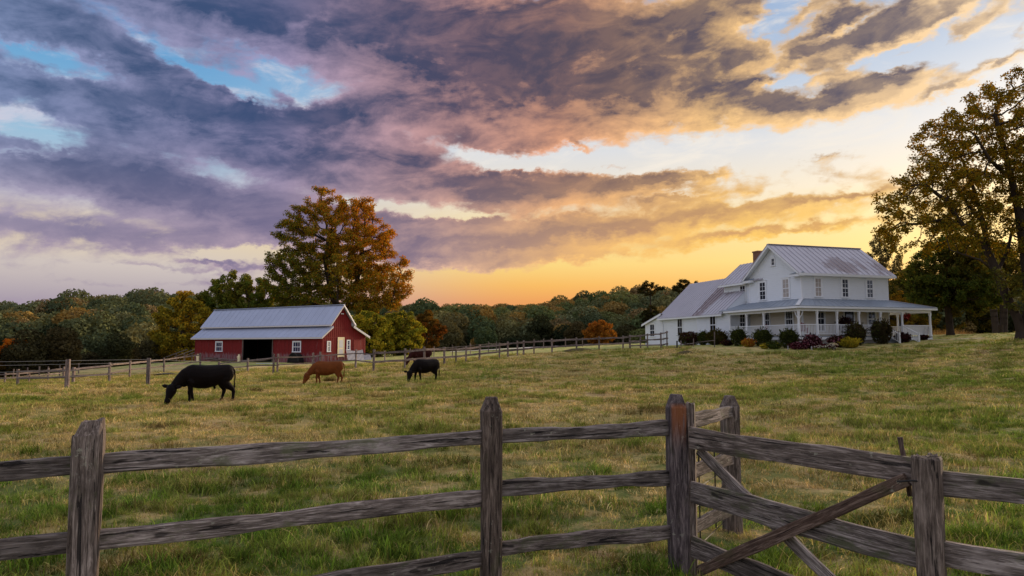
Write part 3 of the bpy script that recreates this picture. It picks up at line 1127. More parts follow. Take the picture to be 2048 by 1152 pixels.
def fence_run(label, posts, rails, ph, w=.14, rh=.13, mat=None, pmat=None, group=None, skip=(), side=-1):
    """posts: list of (px, depth, height) ; rails: heights as fraction of the post"""
    pts = []
    for e in posts:
        v = gp(e[0], e[1])
        pts.append((v, e[2] if len(e) > 2 else ph))
    t = thing('rail_fence', label, 'fence', pts[0][0], group=group)
    for i, (v, h) in enumerate(pts):
        post(t, v, h, w * _wr.uniform(.85, 1.2), pmat or M['far_post'], 'flat', _wr.uniform(-.3, .3), fine=False, lean=(_wr.uniform(-.02, .02), _wr.uniform(-.02, .02)))
    for i in range(len(pts) - 1):
        if i in skip:
            continue
        (a, ha), (b, hb) = pts[i], pts[i + 1]
        d = (b - a).normalized()
        off = Vector((d.y, -d.x, 0)) * (w * .5 + .02) * (1 if d.y * 0 + d.x > 0 else -1)
        for fr in rails:
            A = a + off + Vector((0, 0, ha * fr + _wr.uniform(-.03, .03)))
            B = b + off + Vector((0, 0, hb * fr + _wr.uniform(-.03, .03)))
            rail(t, A - d * .08, B + d * .08, rh, .05, mat or M['far_wood'], seg=5, wob=.012)
    return t


def build_far_fences():
    # wire fence posts at the left
    wp = [(-190, 29, 1.36), (138, 33, 1.35), (299, 37, 1.37), (424, 42, 1.2)]
    pts = [(gp(a, b), c) for a, b, c in wp]
    t = thing('wire_fence', 'wire fence with thick round grey posts at the left of the pasture', 'fence', pts[1][0])
    for v, h in pts[:3]:
        post(t, v, h, .19, M['far_post'], 'flat', .2, fine=False)
    for f in (.96, .84, .62, .42):
        w = MB()
        w.tube([v + Vector((0, -.1, h * f)) - t.location for v, h in pts], .007, 4)
        w.build('wire', M['wire'], t)
    fence_run('two rail fence of grey timber behind the wire fence at the left', [(40, 40, .95), (150, 42, .98), (222, 44, 1.22), (262, 56, 1.3), (330, 62, 1.35), (402, 70, 1.5)], (.86, .45), 1.1, rh=.12)
    fence_run('low sagging two rail fence along the edge of the woods at the far left', [(-120, 48, .75), (14, 50, .75), (62, 52, .85), (100, 54, .95), (130, 56, 1.0)], (.85, .5), .8, w=.1, rh=.09)
    fence_run('thin stake fence at the foot of the woods at the far left', [(30, 60, .9), (58, 62, .95), (82, 62, 1.0), (99, 64, .9), (122, 64, 1.0), (160, 68, 1.0)], (.5,), .9, w=.09, rh=.05)
    # between barn and cows
    fence_run('plank fence with a doubled post in front of the barn door', [(440, 58, .9), (497, 57, 1.1), (548, 52, 1.42), (556, 52.2, 1.42), (627, 55, 1.35), (641, 55.4, 1.4), (712, 56, 1.45), (748, 50.5, 1.45)], (.80, .42), 1.2, rh=.09, skip=())
    fence_run('main two rail paddock fence climbing from the barn to the farmhouse yard',
              [(748, 50.2, 1.5), (810, 51.5, 1.45), (849, 53, 1.5), (889, 55, 1.35), (912, 56, 1.3), (932, 57, 1.28), (959, 58.5, 1.3), (999, 60, 1.28), (1016, 61, 1.3), (1035, 61.5, 1.3), (1047, 62, 1.28),
               (1068, 62.5, 1.3), (1104, 63, 1.25), (1153, 64, 1.2), (1198, 65, 1.22), (1246, 65.5, 1.2), (1260, 65.8, 1.2)], (.86, .42), 1.3, rh=.15)
    fence_run('thin back fence of the lane behind the paddock', [(770, 68, 1.0), (820, 70, 1.05), (868, 72, 1.1), (905, 73, 1.1), (941, 74, 1.1), (977, 75, 1.15), (993, 76, 1.1), (1087, 78, 1.1), (1131, 80, 1.1), (1165, 80, 1.0)], (.8,), 1.1, w=.1, rh=.07)
    fence_run('three rail yard fence beside the lean-to of the farmhouse', [(1260, 65.5, 1.25), (1281, 65, 1.2), (1295, 64.5, 1.3), (1322, 63, 1.35), (1334, 64.5, 1.45)], (.92, .55, .2), 1.3, w=.12, rh=.12)
    # low rail with a post before the house
    fence_run('single thin rail on low posts before the bushes of the side wing', [(1362, 62, .55), (1387, 61, .7), (1429, 59, 1.25)], (.45,), .6, w=.09, rh=.05)
    fence_run('rustic fence and brush at the far edge of the lawn at the right', [(1880, 92, .9), (1925, 94, 1.0), (1958, 94, 1.3), (1985, 95, .9), (2020, 94, .8), (2050, 92, .8), (2120, 92, .8)], (.75, .4), .9, w=.14, rh=.12)


build_far_fences()
# ------------------------------------------------------------------ building materials
def board_mat(name, c, lo, axis_x=True, pitch=.3, worn=True):
    """painted vertical boards: slight tint from board to board, bare weathered wood near the ground"""
    m, g, out = new_mat(name)
    oc = coord(g)
    x, y, z = sep(oc)
    s = x + y
    bid = (s * (1.0 / pitch)).f('FLOOR')
    wn = g.nodes.new('ShaderNodeTexWhiteNoise')
    wn.noise_dimensions = '1D'
    put(g, bid, wn.inputs['W'])
    tone = Nd(g, wn.outputs['Value'])
    st = noise(g, scaled(g, oc, (9, 9, .8)), 1.0, 5, .65)
    col = mixc(g, tone * .5, c, tuple(v * .72 for v in c[:3]))
    col = mixc(g, smooth(st, .52, .70) * .5, col, tuple(v * .6 for v in c[:3]))
    if worn:
        wv = noise(g, scaled(g, oc, (3, 3, 1.1)), 1.0, 4, .6)
        edge = smooth(z - wv * 1.3, .35, -.10)
        col = mixc(g, edge * smooth(st, .40, .56) * .9, col, lo)
        fl = smooth(noise(g, scaled(g, oc, (5, 5, .7)), 1.0, 6, .7), .60, .68)
        col = mixc(g, fl * .35, col, lo)
    princ(g, out, col, .75, 0, bump(g, st, .3, .01), spec=.25)
    return m


def metal_roof(name, c, rust=0.0, rough=.42, streak=.5):
    m, g, out = new_mat(name)
    oc = coord(g)
    a = noise(g, scaled(g, oc, (.5, .5, .5)), 1.0, 5, .65)
    b = noise(g, scaled(g, oc, (4, 4, 4)), 1.0, 5, .65)
    col = mixc(g, a, tuple(v * .82 for v in c[:3]), tuple(v * 1.12 for v in c[:3]))
    col = mixc(g, smooth(b, .55, .75) * streak * .5, col, tuple(v * .7 for v in c[:3]))
    if rust:
        at = g.nodes.new('ShaderNodeAttribute')
        at.attribute_name = 'rust'
        rr = Nd(g, at.outputs['Fac'])
        n = noise(g, scaled(g, oc, (2.2, 2.2, 2.2)), 1.0, 6, .7)
        k = smooth(rr * 1.0 + n * 1.3 + rnd(g) * .45 - .72, .50, .80)
        col = mixc(g, k * .62, col, mixc(g, b, rgb(70, 46, 38), rgb(128, 92, 82)))
    princ(g, out, col, rough, .35, bump(g, b, .12, .01), spec=.4)
    return m


M['barn_red'] = board_mat('barn_red_boards', rgb(126, 32, 31), rgb(136, 108, 112))
M['barn_roof'] = metal_roof('barn_sheet_metal', rgb(168, 175, 194))
M['barn_edge'] = plain('barn_white_trim', rgb(206, 200, 196), .6)
M['dark_inside'] = plain('dark_interior', (.010, .008, .007), .9)
M['white'] = plain('white_trim_paint', rgb(228, 230, 232), .5, var=.05)
M['dirtwhite'] = plain('aged_white_paint', rgb(204, 204, 204), .6, var=.1, sc=2)
M['cream'] = plain('cream_door_paint', rgb(236, 220, 178), .5, var=.05)
M['house_roof'] = metal_roof('house_tin_roof', rgb(184, 180, 186), rust=1.0, rough=.45)
M['porch_roof'] = metal_roof('porch_tin_roof', rgb(150, 160, 172), rough=.40)
M['brick'] = None


def siding_mat(name, c, worn=.15):
    m, g, out = new_mat(name)
    oc = coord(g)
    n = noise(g, scaled(g, oc, (1.2, 1.2, 8)), 1.0, 5, .65)
    n2 = noise(g, oc, .8, 4, .6)
    col = mixc(g, smooth(n, .5, .8) * worn * 2, c, tuple(v * .72 for v in c[:3]))
    col = mixc(g, smooth(n2, .5, .75) * worn, col, rgb(186, 186, 180))
    princ(g, out, col, .55, 0, bump(g, n, .12, .01), spec=.3)
    return m


M['siding'] = siding_mat('white_clapboard', rgb(226, 230, 234))
M['porch_wall'] = siding_mat('cream_porch_wall', rgb(214, 204, 186))


def glass_mat(name, c, rough=.12):
    m, g, out = new_mat(name)
    n = noise(g, coord(g), 3.0, 3, .6)
    col = mixc(g, n, tuple(v * .6 for v in c[:3]), tuple(min(1, v * 1.4) for v in c[:3]))
    princ(g, out, col, rough, 0, spec=.6)
    return m


M['glass'] = glass_mat('window_glass', rgb(38, 42, 54))
M['glass_curtain'] = glass_mat('window_with_curtain', rgb(168, 158, 150), .3)
M['glass_barn'] = glass_mat('barn_window_glass', rgb(52, 60, 84))


def brick_mat():
    m, g, out = new_mat('chimney_brick')
    n = noise(g, coord(g), 9, 4, .6)
    col = mixc(g, n, rgb(112, 78, 62), rgb(150, 108, 86))
    princ(g, out, col, .9)
    return m


M['brick'] = brick_mat()
M['mortar'] = plain('mortar', rgb(150, 138, 124), .95)
M['stone'] = plain('foundation_stone', rgb(150, 146, 144), .9, sc=3, var=.2)
M['porch_floor'] = plain('grey_porch_floor', rgb(140, 146, 150), .7)
M['grey_tin'] = metal_roof('grey_tin_sheet', rgb(112, 116, 134), rough=.6)


def window(parent, o, right, out, w, h, cols, rows, glass, trim, split=True, name='window', casing=.10, head=True):
    """a window set on a wall: o is the middle of its foot in the parent's space; casing > sash, pane"""
    o, r, n, u = Vector(o), Vector(right).normalized(), Vector(out).normalized(), Vector((0, 0, 1))

    def bx(mb, x0, x1, z0, z1, d0, d1, mi=0):
        c = [o + r * a + u * b + n * d for b in (z0, z1) for (a, d) in ((x0, d0), (x1, d0), (x1, d1), (x0, d1))]
        mb.hexa(c[:4], c[4:], mi)
    cs = MB()
    bx(cs, -w / 2 - casing, -w / 2, 0, h, .0, .05)
    bx(cs, w / 2, w / 2 + casing, 0, h, .0, .05)
    bx(cs, -w / 2 - casing, w / 2 + casing, h, h + casing, .0, .052)
    bx(cs, -w / 2 - casing - .03, w / 2 + casing + .03, -.06, 0, .0, .085)
    if head:
        bx(cs, -w / 2 - casing - .04, w / 2 + casing + .04, h + casing, h + casing + .035, .0, .085)
    wo = cs.build(name, trim, parent)
    gl = MB()
    bx(gl, -w / 2, w / 2, 0, h, .003, .012)
    gl.build('pane', glass, wo)
    parts = ((0, h / 2), (h / 2, h)) if split else ((0, h),)
    for k, (z0, z1) in enumerate(parts):
        sb = MB()
        d0, d1 = (.012, .032) if k == 0 else (.013, .042)
        f = .038
        bx(sb, -w / 2, -w / 2 + f, z0, z1, d0, d1)
        bx(sb, w / 2 - f, w / 2, z0, z1, d0, d1)
        bx(sb, -w / 2 + f, w / 2 - f, z0, z0 + f, d0, d1)
        bx(sb, -w / 2 + f, w / 2 - f, z1 - f, z1, d0, d1)
        for c in range(1, cols):
            xx = -w / 2 + w * c / cols
            bx(sb, xx - .012, xx + .012, z0 + f, z1 - f, d0, d1 - .004)
        for c in range(1, rows):
            zz = z0 + (z1 - z0) * c / rows
            bx(sb, -w / 2 + f, w / 2 - f, zz - .012, zz + .012, d0, d1 - .002)
        sb.build('sash', trim, wo)
    return wo


def roof_slope(parent, a, b, c, d, n, mat, rib=.045, th=.035, name='roof_panel', rust=None, ribs=1):
    """sheet metal from eave a-b up to ridge d-c in n panels, each with its raised seam"""
    a, b, c, d = map(Vector, (a, b, c, d))
    nrm = (b - a).cross(d - a).normalized()
    if nrm.z < 0:
        nrm = -nrm
    for i in range(n):
        t0, t1 = i / n, (i + 1) / n
        e0, e1 = a.lerp(b, t0), a.lerp(b, t1)
        r0, r1 = d.lerp(c, t0), d.lerp(c, t1)
        lift = nrm * (.004 * (i % 2))
        mb = MB()
        seg = 6
        for s in range(seg):
            q0, q1 = s / seg, (s + 1) / seg
            lo = [e0.lerp(r0, q0) - nrm * th, e1.lerp(r1, q0) - nrm * th, e1.lerp(r1, q1) - nrm * th, e0.lerp(r0, q1) - nrm * th]
            hi = [p + nrm * th + lift for p in lo]
            if s == 0:
                mb.quad(lo[0], lo[1], hi[1], hi[0])
            mb.quad(lo[3], lo[2], lo[1], lo[0])
            mb.quad(*hi)
            if i == 0:
                mb.quad(lo[3], lo[0], hi[0], hi[3])
            if i == n - 1:
                mb.quad(lo[1], lo[2], hi[2], hi[1])
            if s == seg - 1:
                mb.quad(lo[2], lo[3], hi[3], hi[2])
        for k in range(ribs):
            f = k / ribs
            p0, p1 = e0.lerp(e1, f), r0.lerp(r1, f)
            sd = (e1 - e0).normalized() * .018
            hh = nrm * (rib if k == 0 else rib * .5)
            mb.hexa([p0 - sd + lift, p0 + sd + lift, p1 + sd + lift, p1 - sd + lift], [p0 - sd * .6 + hh, p0 + sd * .6 + hh, p1 + sd * .6 + hh, p1 - sd * .6 + hh])
        o = mb.build(name, mat, parent)
        if rust is not None:
            at = o.data.attributes.new('rust', 'FLOAT', 'POINT')
            at.data.foreach_set('value', [rust(Vector(v.co)) for v in o.data.vertices])


def prism(mb, outline, axis_vec, t0, t1, mi=0):
    """extrude a polygon (list of points) by axis_vec from t0 to t1"""
    ax = Vector(axis_vec)
    lo = [Vector(p) + ax * t0 for p in outline]
    hi = [Vector(p) + ax * t1 for p in outline]
    n = len(lo)
    mb.add(lo + hi, [tuple(range(n - 1, -1, -1)), tuple(range(n, 2 * n))] + [(i, (i + 1) % n, n + (i + 1) % n, n + i) for i in range(n)], mi)


# ------------------------------------------------------------------ the red barn
def build_barn():
    B0 = Vector((-20.6, 76, gz(-20.6, 76)))
    rot = math.atan2(.85, .53)
    b = thing('barn', 'red board barn with a two level grey metal roof and a dark open doorway', 'barn', B0, rot)
    W, L = 6.7, 22.5
    c0, c1, pk = 1.3, 4.4, 2.85
    zl = -.6
    red, trim = M['barn_red'], M['barn_edge']
    # front wall along x = 0 with a door opening y 7.9..13.2
    d0, d1, dh = 7.9, 13.2, 2.68
    for (y0, y1, z0, z1) in ((0, d0, zl, 2.80), (d1, L, zl, 2.80), (d0, d1, dh, 2.80)):
        MB().box(0, .10, y0, y1, z0, z1).build('wall', red, b)
    MB().box(W - .1, W, 0, L, zl, 2.85).build('wall', red, b)
    # clerestory strips
    MB().box(c0, c0 + .08, .1, L - .1, 3.55, 4.43).build('wall', red, b)
    MB().box(c1 - .08, c1, .1, L - .1, 3.6, 4.43).build('wall', red, b)
    gab = [(0, 0, zl), (W, 0, zl), (W, 0, 2.86), (c1, 0, 3.95), (c1, 0, 4.42), (pk, 0, 6.22), (c0, 0, 4.42), (c0, 0, 3.85), (0, 0, 2.80)]
    g1 = MB()
    prism(g1, gab, (0, 1, 0), -.004, .096)
    g1.build('gable_wall', red, b)
    g2 = MB()
    prism(g2, gab, (0, 1, 0), L - .096, L + .004)
    g2.build('gable_wall', red, b)
    # battens, too many and too small to pick out
    bt = MB()
    y = .15
    while y < L:
        if not (d0 - .05 < y < d1 + .05):
            bt.box(-.022, 0, y - .022, y + .022, zl, 2.70)
        y += .305
    o = bt.build('batten', red, b)
    tag(o, kind='stuff')

    def ztop(x):
        return np.interp(x, [0, c0 - .001, c0, pk, c1, c1 + .001, W], [2.80, 3.85, 4.42, 6.22, 4.42, 3.95, 2.86])
    bt = MB()
    x = .12
    while x < W:
        bt.box(x - .02, x + .02, -.026, -.004, zl, ztop(x) - .12)
        x += .29
    o = bt.build('batten', red, b)
    tag(o, kind='stuff')
    MB().box(c0, c1, -.034, -.027, 3.72, 3.80).build('trim_board', red, b)
    MB().box(0.04, W, -.034, -.027, 2.62, 2.70).build('trim_board', red, b)
    # corner boards and door jambs
    MB().bar((-.012, d0, zl), (-.012, d0, dh), .12, .10, (0, 1, 0)).build('door_jamb', trim if False else M['far_post'], b)
    MB().bar((-.012, d1, zl), (-.012, d1, dh), .12, .10, (0, 1, 0)).build('door_jamb', M['far_post'], b)
    # inside: earth floor, back wall and a post line, near-black: the doorway's shade is put into their colour
    MB().box(.11, W - .11, .1, L - .1, zl, -.02).build('floor', M['dark_inside'], b)
    MB().box(4.5, 4.58, d0 - 3, d1 + 3, 0, 3.5).build('stall_wall', M['dark_inside'], b)
    MB().box(.5, 4.4, d0 - 3.1, d0 - 3.02, 0, 2.8).build('stall_wall', M['dark_inside'], b)
    MB().box(.5, 4.4, d1 + 3.02, d1 + 3.1, 0, 2.8).build('stall_wall', M['dark_inside'], b)
    # roofs
    ov = .35
    e = .38
    rm = M['barn_roof']
    n = 25

    def slope(xe, ze, xr, zr, nm, k=n):
        roof_slope(b, (xe, -e, ze), (xe, L + e, ze), (xr, L + e, zr), (xr, -e, zr), k, rm, name=nm, ribs=3, rib=.03)
    sl = (6.34 - 4.50) / (pk - c0)
    slope(c0 - ov, 4.50 - ov * sl, pk, 6.34, 'roof_panel')
    slope(c1 + ov, 4.50 - ov * sl, pk, 6.34, 'roof_panel')
    s2 = (3.93 - 2.90) / c0
    slope(-ov, 2.92 - ov * s2 * .8, c0, 3.93, 'aisle_roof_panel')
    s3 = (4.0 - 2.95) / (W - c1)
    slope(W + ov, 2.95 - ov * s3, c1, 4.0, 'aisle_roof_panel')
    # fascias along the eaves and rakes
    f = MB()
    f.box(-ov - .03, -ov, -e, L + e, 2.92 - ov * s2 * .8 - .17, 2.92 - ov * s2 * .8 - .01)
    f.build('fascia', trim, b)
    f = MB()
    f.box(c0 - ov - .03, c0 - ov, -e, L + e, 4.50 - ov * sl - .16, 4.50 - ov * sl - .01)
    f.build('fascia', trim, b)
    for yy in (-e + .02, L + e - .06):
        for (xa, za, xb, zb) in ((c0 - ov, 4.50 - ov * sl, pk, 6.34), (c1 + ov, 4.50 - ov * sl, pk, 6.34), (-ov, 2.92 - ov * s2 * .8, c0, 3.93), (W + ov, 2.95 - ov * s3, c1, 4.0)):
            r = MB()
            r.hexa([(xa, yy - .045, za - .20), (xb, yy - .045, zb - .20), (xb, yy, zb - .20), (xa, yy, za - .20)],
                   [(xa, yy - .045, za - .045), (xb, yy - .045, zb - .045), (xb, yy, zb - .045), (xa, yy, za - .045)])
            r.build('rake_board', trim, b)
    MB().bar((pk, -e, 6.36), (pk, L + e, 6.36), .30, .06).build('ridge_cap', rm, b)
    # windows on the long side: 'right' runs towards the gable
    for yc, ww in ((3.9, 1.15), (17.65, 1.15)):
        window(b, (0, yc, 1.10), (0, -1, 0), (-1, 0, 0), ww, 1.08, 3, 1, M['glass_barn'], M['white'], casing=.13, head=False)
    window(b, (1.0, -.026, 1.15), (1, 0, 0), (0, -1, 0), .38, 1.05, 1, 2, M['glass_curtain'], M['white'], casing=.09, head=False)
    window(b, (3.95, -.026, 1.35), (1, 0, 0), (0, -1, 0), .38, 1.0, 1, 2, M['glass_barn'], M['white'], casing=.09, head=False)
    d = MB()
    d.box(2.40, 3.20, -.06, -.026, .55, 2.60)
    dd = d.build('door', M['cream'], b)
    fr = MB()
    for (x0, x1, z0, z1) in ((2.30, 2.40, .5, 2.60), (3.20, 3.30, .5, 2.60), (2.30, 3.30, 2.60, 2.72)):
        fr.box(x0, x1, -.075, -.026, z0, z1)
    fr.build('door_frame', M['cream'], dd)
    p = MB()
    for (z0, z1) in ((.75, 1.4), (1.55, 2.4)):
        p.box(2.52, 3.08, -.068, -.061, z0, z1)
    p.build('door_panel', M['dirtwhite'], dd)
    p = MB()
    p.bar((pk - .12, -.06, 5.35), (pk + .12, -.06, 5.35), .05, .05)
    p.bar((pk - .10, -.10, 5.30), (pk - .16, -.18, 5.36), .09, .09)
    p.bar((pk + .10, -.10, 5.30), (pk + .16, -.18, 5.36), .09, .09)
    p.build('yard_light', M['white'], b)
    # split door leaf on the right part of the gable
    MB().box(4.75, 6.1, -.05, -.028, .2, 2.45).build('sliding_door', red, b)
    return b, B0, rot


barn, BARN0, BARN_ROT = build_barn()


def barn_pt(x, y, z=None):
    v = Matrix.Rotation(BARN_ROT, 3, 'Z') @ Vector((x, y, 0)) + BARN0
    v.z = gz(v.x, v.y) if z is None else BARN0.z + z
    return v


def build_barnyard():
    # corrugated sheets standing against the gable
    for (x, y, ln, h, lab) in ((3.9, -1.4, 2.6, 1.25, 'grey corrugated metal sheet leaning by the barn gable, the taller of two'),
                               (5.6, -1.1, 2.2, .75, 'grey corrugated metal sheet leaning by the barn gable, the lower of two')):
        v = barn_pt(x, y)
        t = thing('metal_sheet', lab, 'metal sheet', v, BARN_ROT)
        mb = MB()
        n = 26
        for i in range(n):
            x0, x1 = -ln / 2 + ln * i / n, -ln / 2 + ln * (i + 1) / n
            o0, o1 = .016 * (i % 2), .016 * ((i + 1) % 2)
            sag = .18 * math.sin(i / n * 3)
            mb.hexa([(x0, o0, 0), (x1, o1, 0), (x1, o1 + .012, 0), (x0, o0 + .012, 0)],
                    [(x0, .35 + o0, h - sag), (x1, .35 + o1, h - sag), (x1, .35 + o1 + .012, h - sag), (x0, .35 + o0 + .012, h - sag)])
        mb.build('sheet', M['grey_tin'], t)
        for xx in (-ln * .35, ln * .3):
            MB().bar((xx, .20, -.05), (xx, .55, h * .92), .08, .08).build('prop', M['far_post'], t)
    # heap of lumber beside the left part of the front
    v = barn_pt(-1.1, 15.0)
    t = thing('lumber_pile', 'pile of old planks on the ground along the barn front left of its doorway', 'lumber', v, BARN_ROT)
    r = random.Random(3)
    for k in range(9):
        yy = r.uniform(-2.2, 1.2)
        rail(t, v + Vector((0, 0, 0)), v + Vector((0.01, 0, 0)), .1, .1, M['far_wood'], 'plank', 1, 0) if False else None
        MB().bar((r.uniform(-.5, .4), yy, .1 + .09 * (k // 2)), (r.uniform(-.5, .4), yy + r.uniform(2.2, 3.4), .1 + .09 * (k // 2) + r.uniform(-.05, .12)), .2, .06).build('plank', M['far_wood'], t)
    v = barn_pt(-1.0, 9.5)
    t = thing('log', 'long bare log lying at the foot of the barn doorway', 'log', v, BARN_ROT)
    MB().tube([(0, -2.6, .5), (.05, -1.2, .28), (0, .6, .18), (.05, 2.6, .15)], [.10, .11, .12, .09], 8).build('trunk', M['far_wood'], t)
    # dark round thing against the front wall
    v = barn_pt(-.9, 3.0)
    t = thing('hay_feeder', 'dark round arched feeder lying against the red front wall of the barn', 'feeder', v, BARN_ROT)
    mb = MB()
    n = 16
    pr = [(math.cos(PI * i / n) * .85, math.sin(PI * i / n) * 1.05) for i in range(n + 1)]
    prism(mb, [(0, a, z) for a, z in pr], (1, 0, 0), -.35, .4)
    mb.build('body', M['dark_inside'], t)
    mb = MB()
    mb.tube([(-.37, a * 1.03, z * 1.02) for a, z in pr], .05, 6)
    mb.build('rim', M['dark_iron'], t)
    for (x, y, lab) in ((-.8, 20.6, 'small cream milk can standing at the left corner of the barn front'), (-.7, 12.9, 'cream milk can standing in the mouth of the barn doorway')):
        v = barn_pt(x, y)
        t = thing('milk_can', lab, 'milk can', v)
        mb = MB()
        mb.tube([(0, 0, 0), (0, 0, .05), (0, 0, .62), (0, 0, .74), (0, 0, .86), (0, 0, .9)], [.16, .18, .18, .11, .11, .13], 12)
        mb.build('can', M['cream'], t, smooth_=False)
        MB().tube([(-.17, 0, .5), (-.26, 0, .57), (-.14, 0, .68)], .025, 6).build('handle', M['cream'], t)
    v = barn_pt(-3.2, 5.2)
    t = thing('scrap_board', 'small pale board lying in the grass before the barn', 'board', v, .3)
    MB().box(-.9, .9, -.12, .12, .02, .08).build('board', M['dirtwhite'], t)
    v = gp(481, 60)
    t = thing('scrap_board', 'short white board lying in the grass left of the barn door', 'board', v, .1)
    MB().box(-.55, .55, -.12, .12, .02, .10).build('board', M['white'], t)
    v = gp(334, 56)
    t = thing('fallen_branch', 'dark fallen branch lying in the grass behind the wire fence', 'branch', v)
    MB().tube([(-1.0, 0, .05), (-.3, .1, .14), (.4, 0, .17), (.8, .05, .07)], [.04, .07, .08, .05], 7).build('limb', M['dark_iron'], t)
    # lean-to frame of rough poles at the left end of the barn
    v = barn_pt(1.0, L_ := 24.5)
    t = thing('pole_frame', 'low slanting frame of rough poles at the left end of the barn', 'pole frame', v, BARN_ROT)
    for k in range(4):
        MB().bar((k * 1.1 - 1.5, -1.2, 1.5), (k * 1.1 - 1.5, 3.2, .5), .1, .1).build('pole', M['far_wood'], t)
        MB().bar((k * 1.1 - 1.5, 1.0, 0), (k * 1.1 - 1.5, 1.0, .98), .12, .12).build('prop', M['far_wood'], t)


build_barnyard()


# ------------------------------------------------------------------ the white farmhouse
def build_house():
    TH = R(17)
    H0 = Vector((23.65, 57, 1.9))
    h = thing('farmhouse', 'white two storey clapboard farmhouse with tin roofs and a wraparound porch', 'house', H0, TH)
    LX, LY = 8.8, 6.85
    EAVE, RIDGE = 6.07, 8.66
    sid, wh = M['siding'], M['white']
    PD = 2.15

    def clap(face, lo, hi, z0, z1, top=None, at=0.0, mat=None, pitch=.155):
        """lapped boards on a wall; face: 'y-' (front), 'x-' (left). lo..hi along the wall, top(z)->(lo,hi) clips a gable"""
        mb = MB()
        z = z0
        while z < z1 - 1e-3:
            zt = min(z + pitch, z1)
            a, c = (lo, hi) if top is None else top(z)
            a2, c2 = (lo, hi) if top is None else top(zt)
            if face == 'y-':
                mb.quad((a, at - .038, z), (c, at - .038, z), (c2, at - .006, zt), (a2, at - .006, zt))
                mb.quad((a, at - .004, z), (c, at - .004, z), (c, at - .030, z), (a, at - .030, z))
            elif face == 'x-':
                mb.quad((at - .030, c, z), (at - .030, a, z), (at - .006, a2, zt), (at - .006, c2, zt))
                mb.quad((at - .004, c, z), (at - .004, a, z), (at - .030, a, z), (at - .030, c, z))
            elif face == 'x+':
                mb.quad((at + .030, a, z), (at + .030, c, z), (at + .006, c2, zt), (at + .006, a2, zt))
            z = zt
        o = mb.build('clapboard', mat or sid, h)
        tag(o, kind='stuff')
        return o
    PF = .72            # porch floor
    PT = 3.78           # where the porch roof meets the wall
    # main block
    m = MB()
    m.box(0, LX, 0, LY, -.6, EAVE)
    prism(m, [(0, 0, EAVE), (0, LY, EAVE), (0, LY / 2, RIDGE - .12)], (1, 0, 0), .001, LX - .001)
    m.build('wall', M['siding'], h)
    mid = LY / 2
    gt = lambda z: (0, LY) if z <= EAVE else ((z - EAVE) / (RIDGE - .12 - EAVE) * mid, LY - (z - EAVE) / (RIDGE - .12 - EAVE) * mid)
    clap('y-', 0, LX, PT - .3, EAVE)
    clap('x-', 0, LY, PT - .3, RIDGE - .13, gt)
    clap('y-', 0, LX, PF, PT - .3, mat=M['porch_wall'])
    clap('x-', 0, LY, PF, PT - .3, mat=M['porch_wall'])
    clap('x+', 0, LY, PF, EAVE, at=LX)
    cb = MB()
    cb.box(-.045, .075, -.045, .075, PF, EAVE)
    cb.build('corner_board', wh, h)
    MB().box(LX - .075, LX + .045, -.045, .075, PF, EAVE).build('corner_board', wh, h)
    MB().box(-.045, .075, LY - .075, LY + .045, PT, EAVE).build('corner_board', wh, h)
    # main roof
    ov, ge = .42, .55
    sl = (RIDGE - EAVE) / mid
    ze = EAVE - ov * sl + .10
    zr = RIDGE + .02
    r1 = random.Random(9)

    def rust_main(p):
        # a stained field low on the front slope, and one by the far end
        a = math.exp(-(((p.x - 5.0) / 2.2) ** 2 + ((p.y - .75) / 1.0) ** 2))
        c = math.exp(-(((p.x - 8.9) / .9) ** 2 + ((p.y - .6) / 1.3) ** 2))
        return max(a, c)
    roof_slope(h, (-ge, -ov, ze), (LX + ge, -ov, ze), (LX + ge, mid, zr), (-ge, mid, zr), 18, M['house_roof'], rust=rust_main, rib=.05)
    roof_slope(h, (-ge, LY + ov, ze), (LX + ge, LY + ov, ze), (LX + ge, mid, zr), (-ge, mid, zr), 18, M['house_roof'], rust=lambda p: 0.0, rib=.05)
    MB().bar((-ge, mid, zr + .03), (LX + ge, mid, zr + .03), .28, .05).build('ridge_cap', M['house_roof'], h)
    # eaves: fascia, soffit, cornice returns on the gable
    MB().box(-ge, LX + ge, -ov - .03, -ov, ze - .20, ze - .01).build('fascia', wh, h)
    MB().box(-ge + .03, LX + ge - .03, -ov, -.03, ze - .20, ze - .17).build('soffit', wh, h)
    for (ya, yb) in ((-ov, mid), (LY + ov, mid)):
        rk = MB()
        rk.hexa([(-ge, ya, ze - .22), (-ge, yb, zr - .24), (-ge + .05, yb, zr - .24), (-ge + .05, ya, ze - .22)],
                [(-ge, ya, ze - .04), (-ge, yb, zr - .045), (-ge + .05, yb, zr - .045), (-ge + .05, ya, ze - .04)])
        rk.build('rake_board', wh, h)
        sf = MB()
        sf.hexa([(-ge + .05, ya, ze - .09), (-ge + .05, yb, zr - .10), (-.03, yb, zr - .10), (-.03, ya, ze - .09)],
                [(-ge + .05, ya, ze - .05), (-ge + .05, yb, zr - .06), (-.03, yb, zr - .06), (-.03, ya, ze - .05)])
        sf.build('soffit', wh, h)
    for (ya, yb) in ((-ov, .75), (LY - .75, LY + ov)):
        cr = MB()
        cr.box(-ge, -.03, ya, yb, ze - .26, ze - .06)
        cr.hexa([(-ge - .03, ya, ze - .06), (-.03, ya, ze - .06), (-.03, yb, ze - .06), (-ge - .03, yb, ze - .06)],
                [(-.05, ya + .05, ze + .14), (-.03, ya + .05, ze + .14), (-.03, yb - .05, ze + .14), (-.05, yb - .05, ze + .14)], 1)
        cr.build('cornice_return', [wh, M['porch_roof']], h)
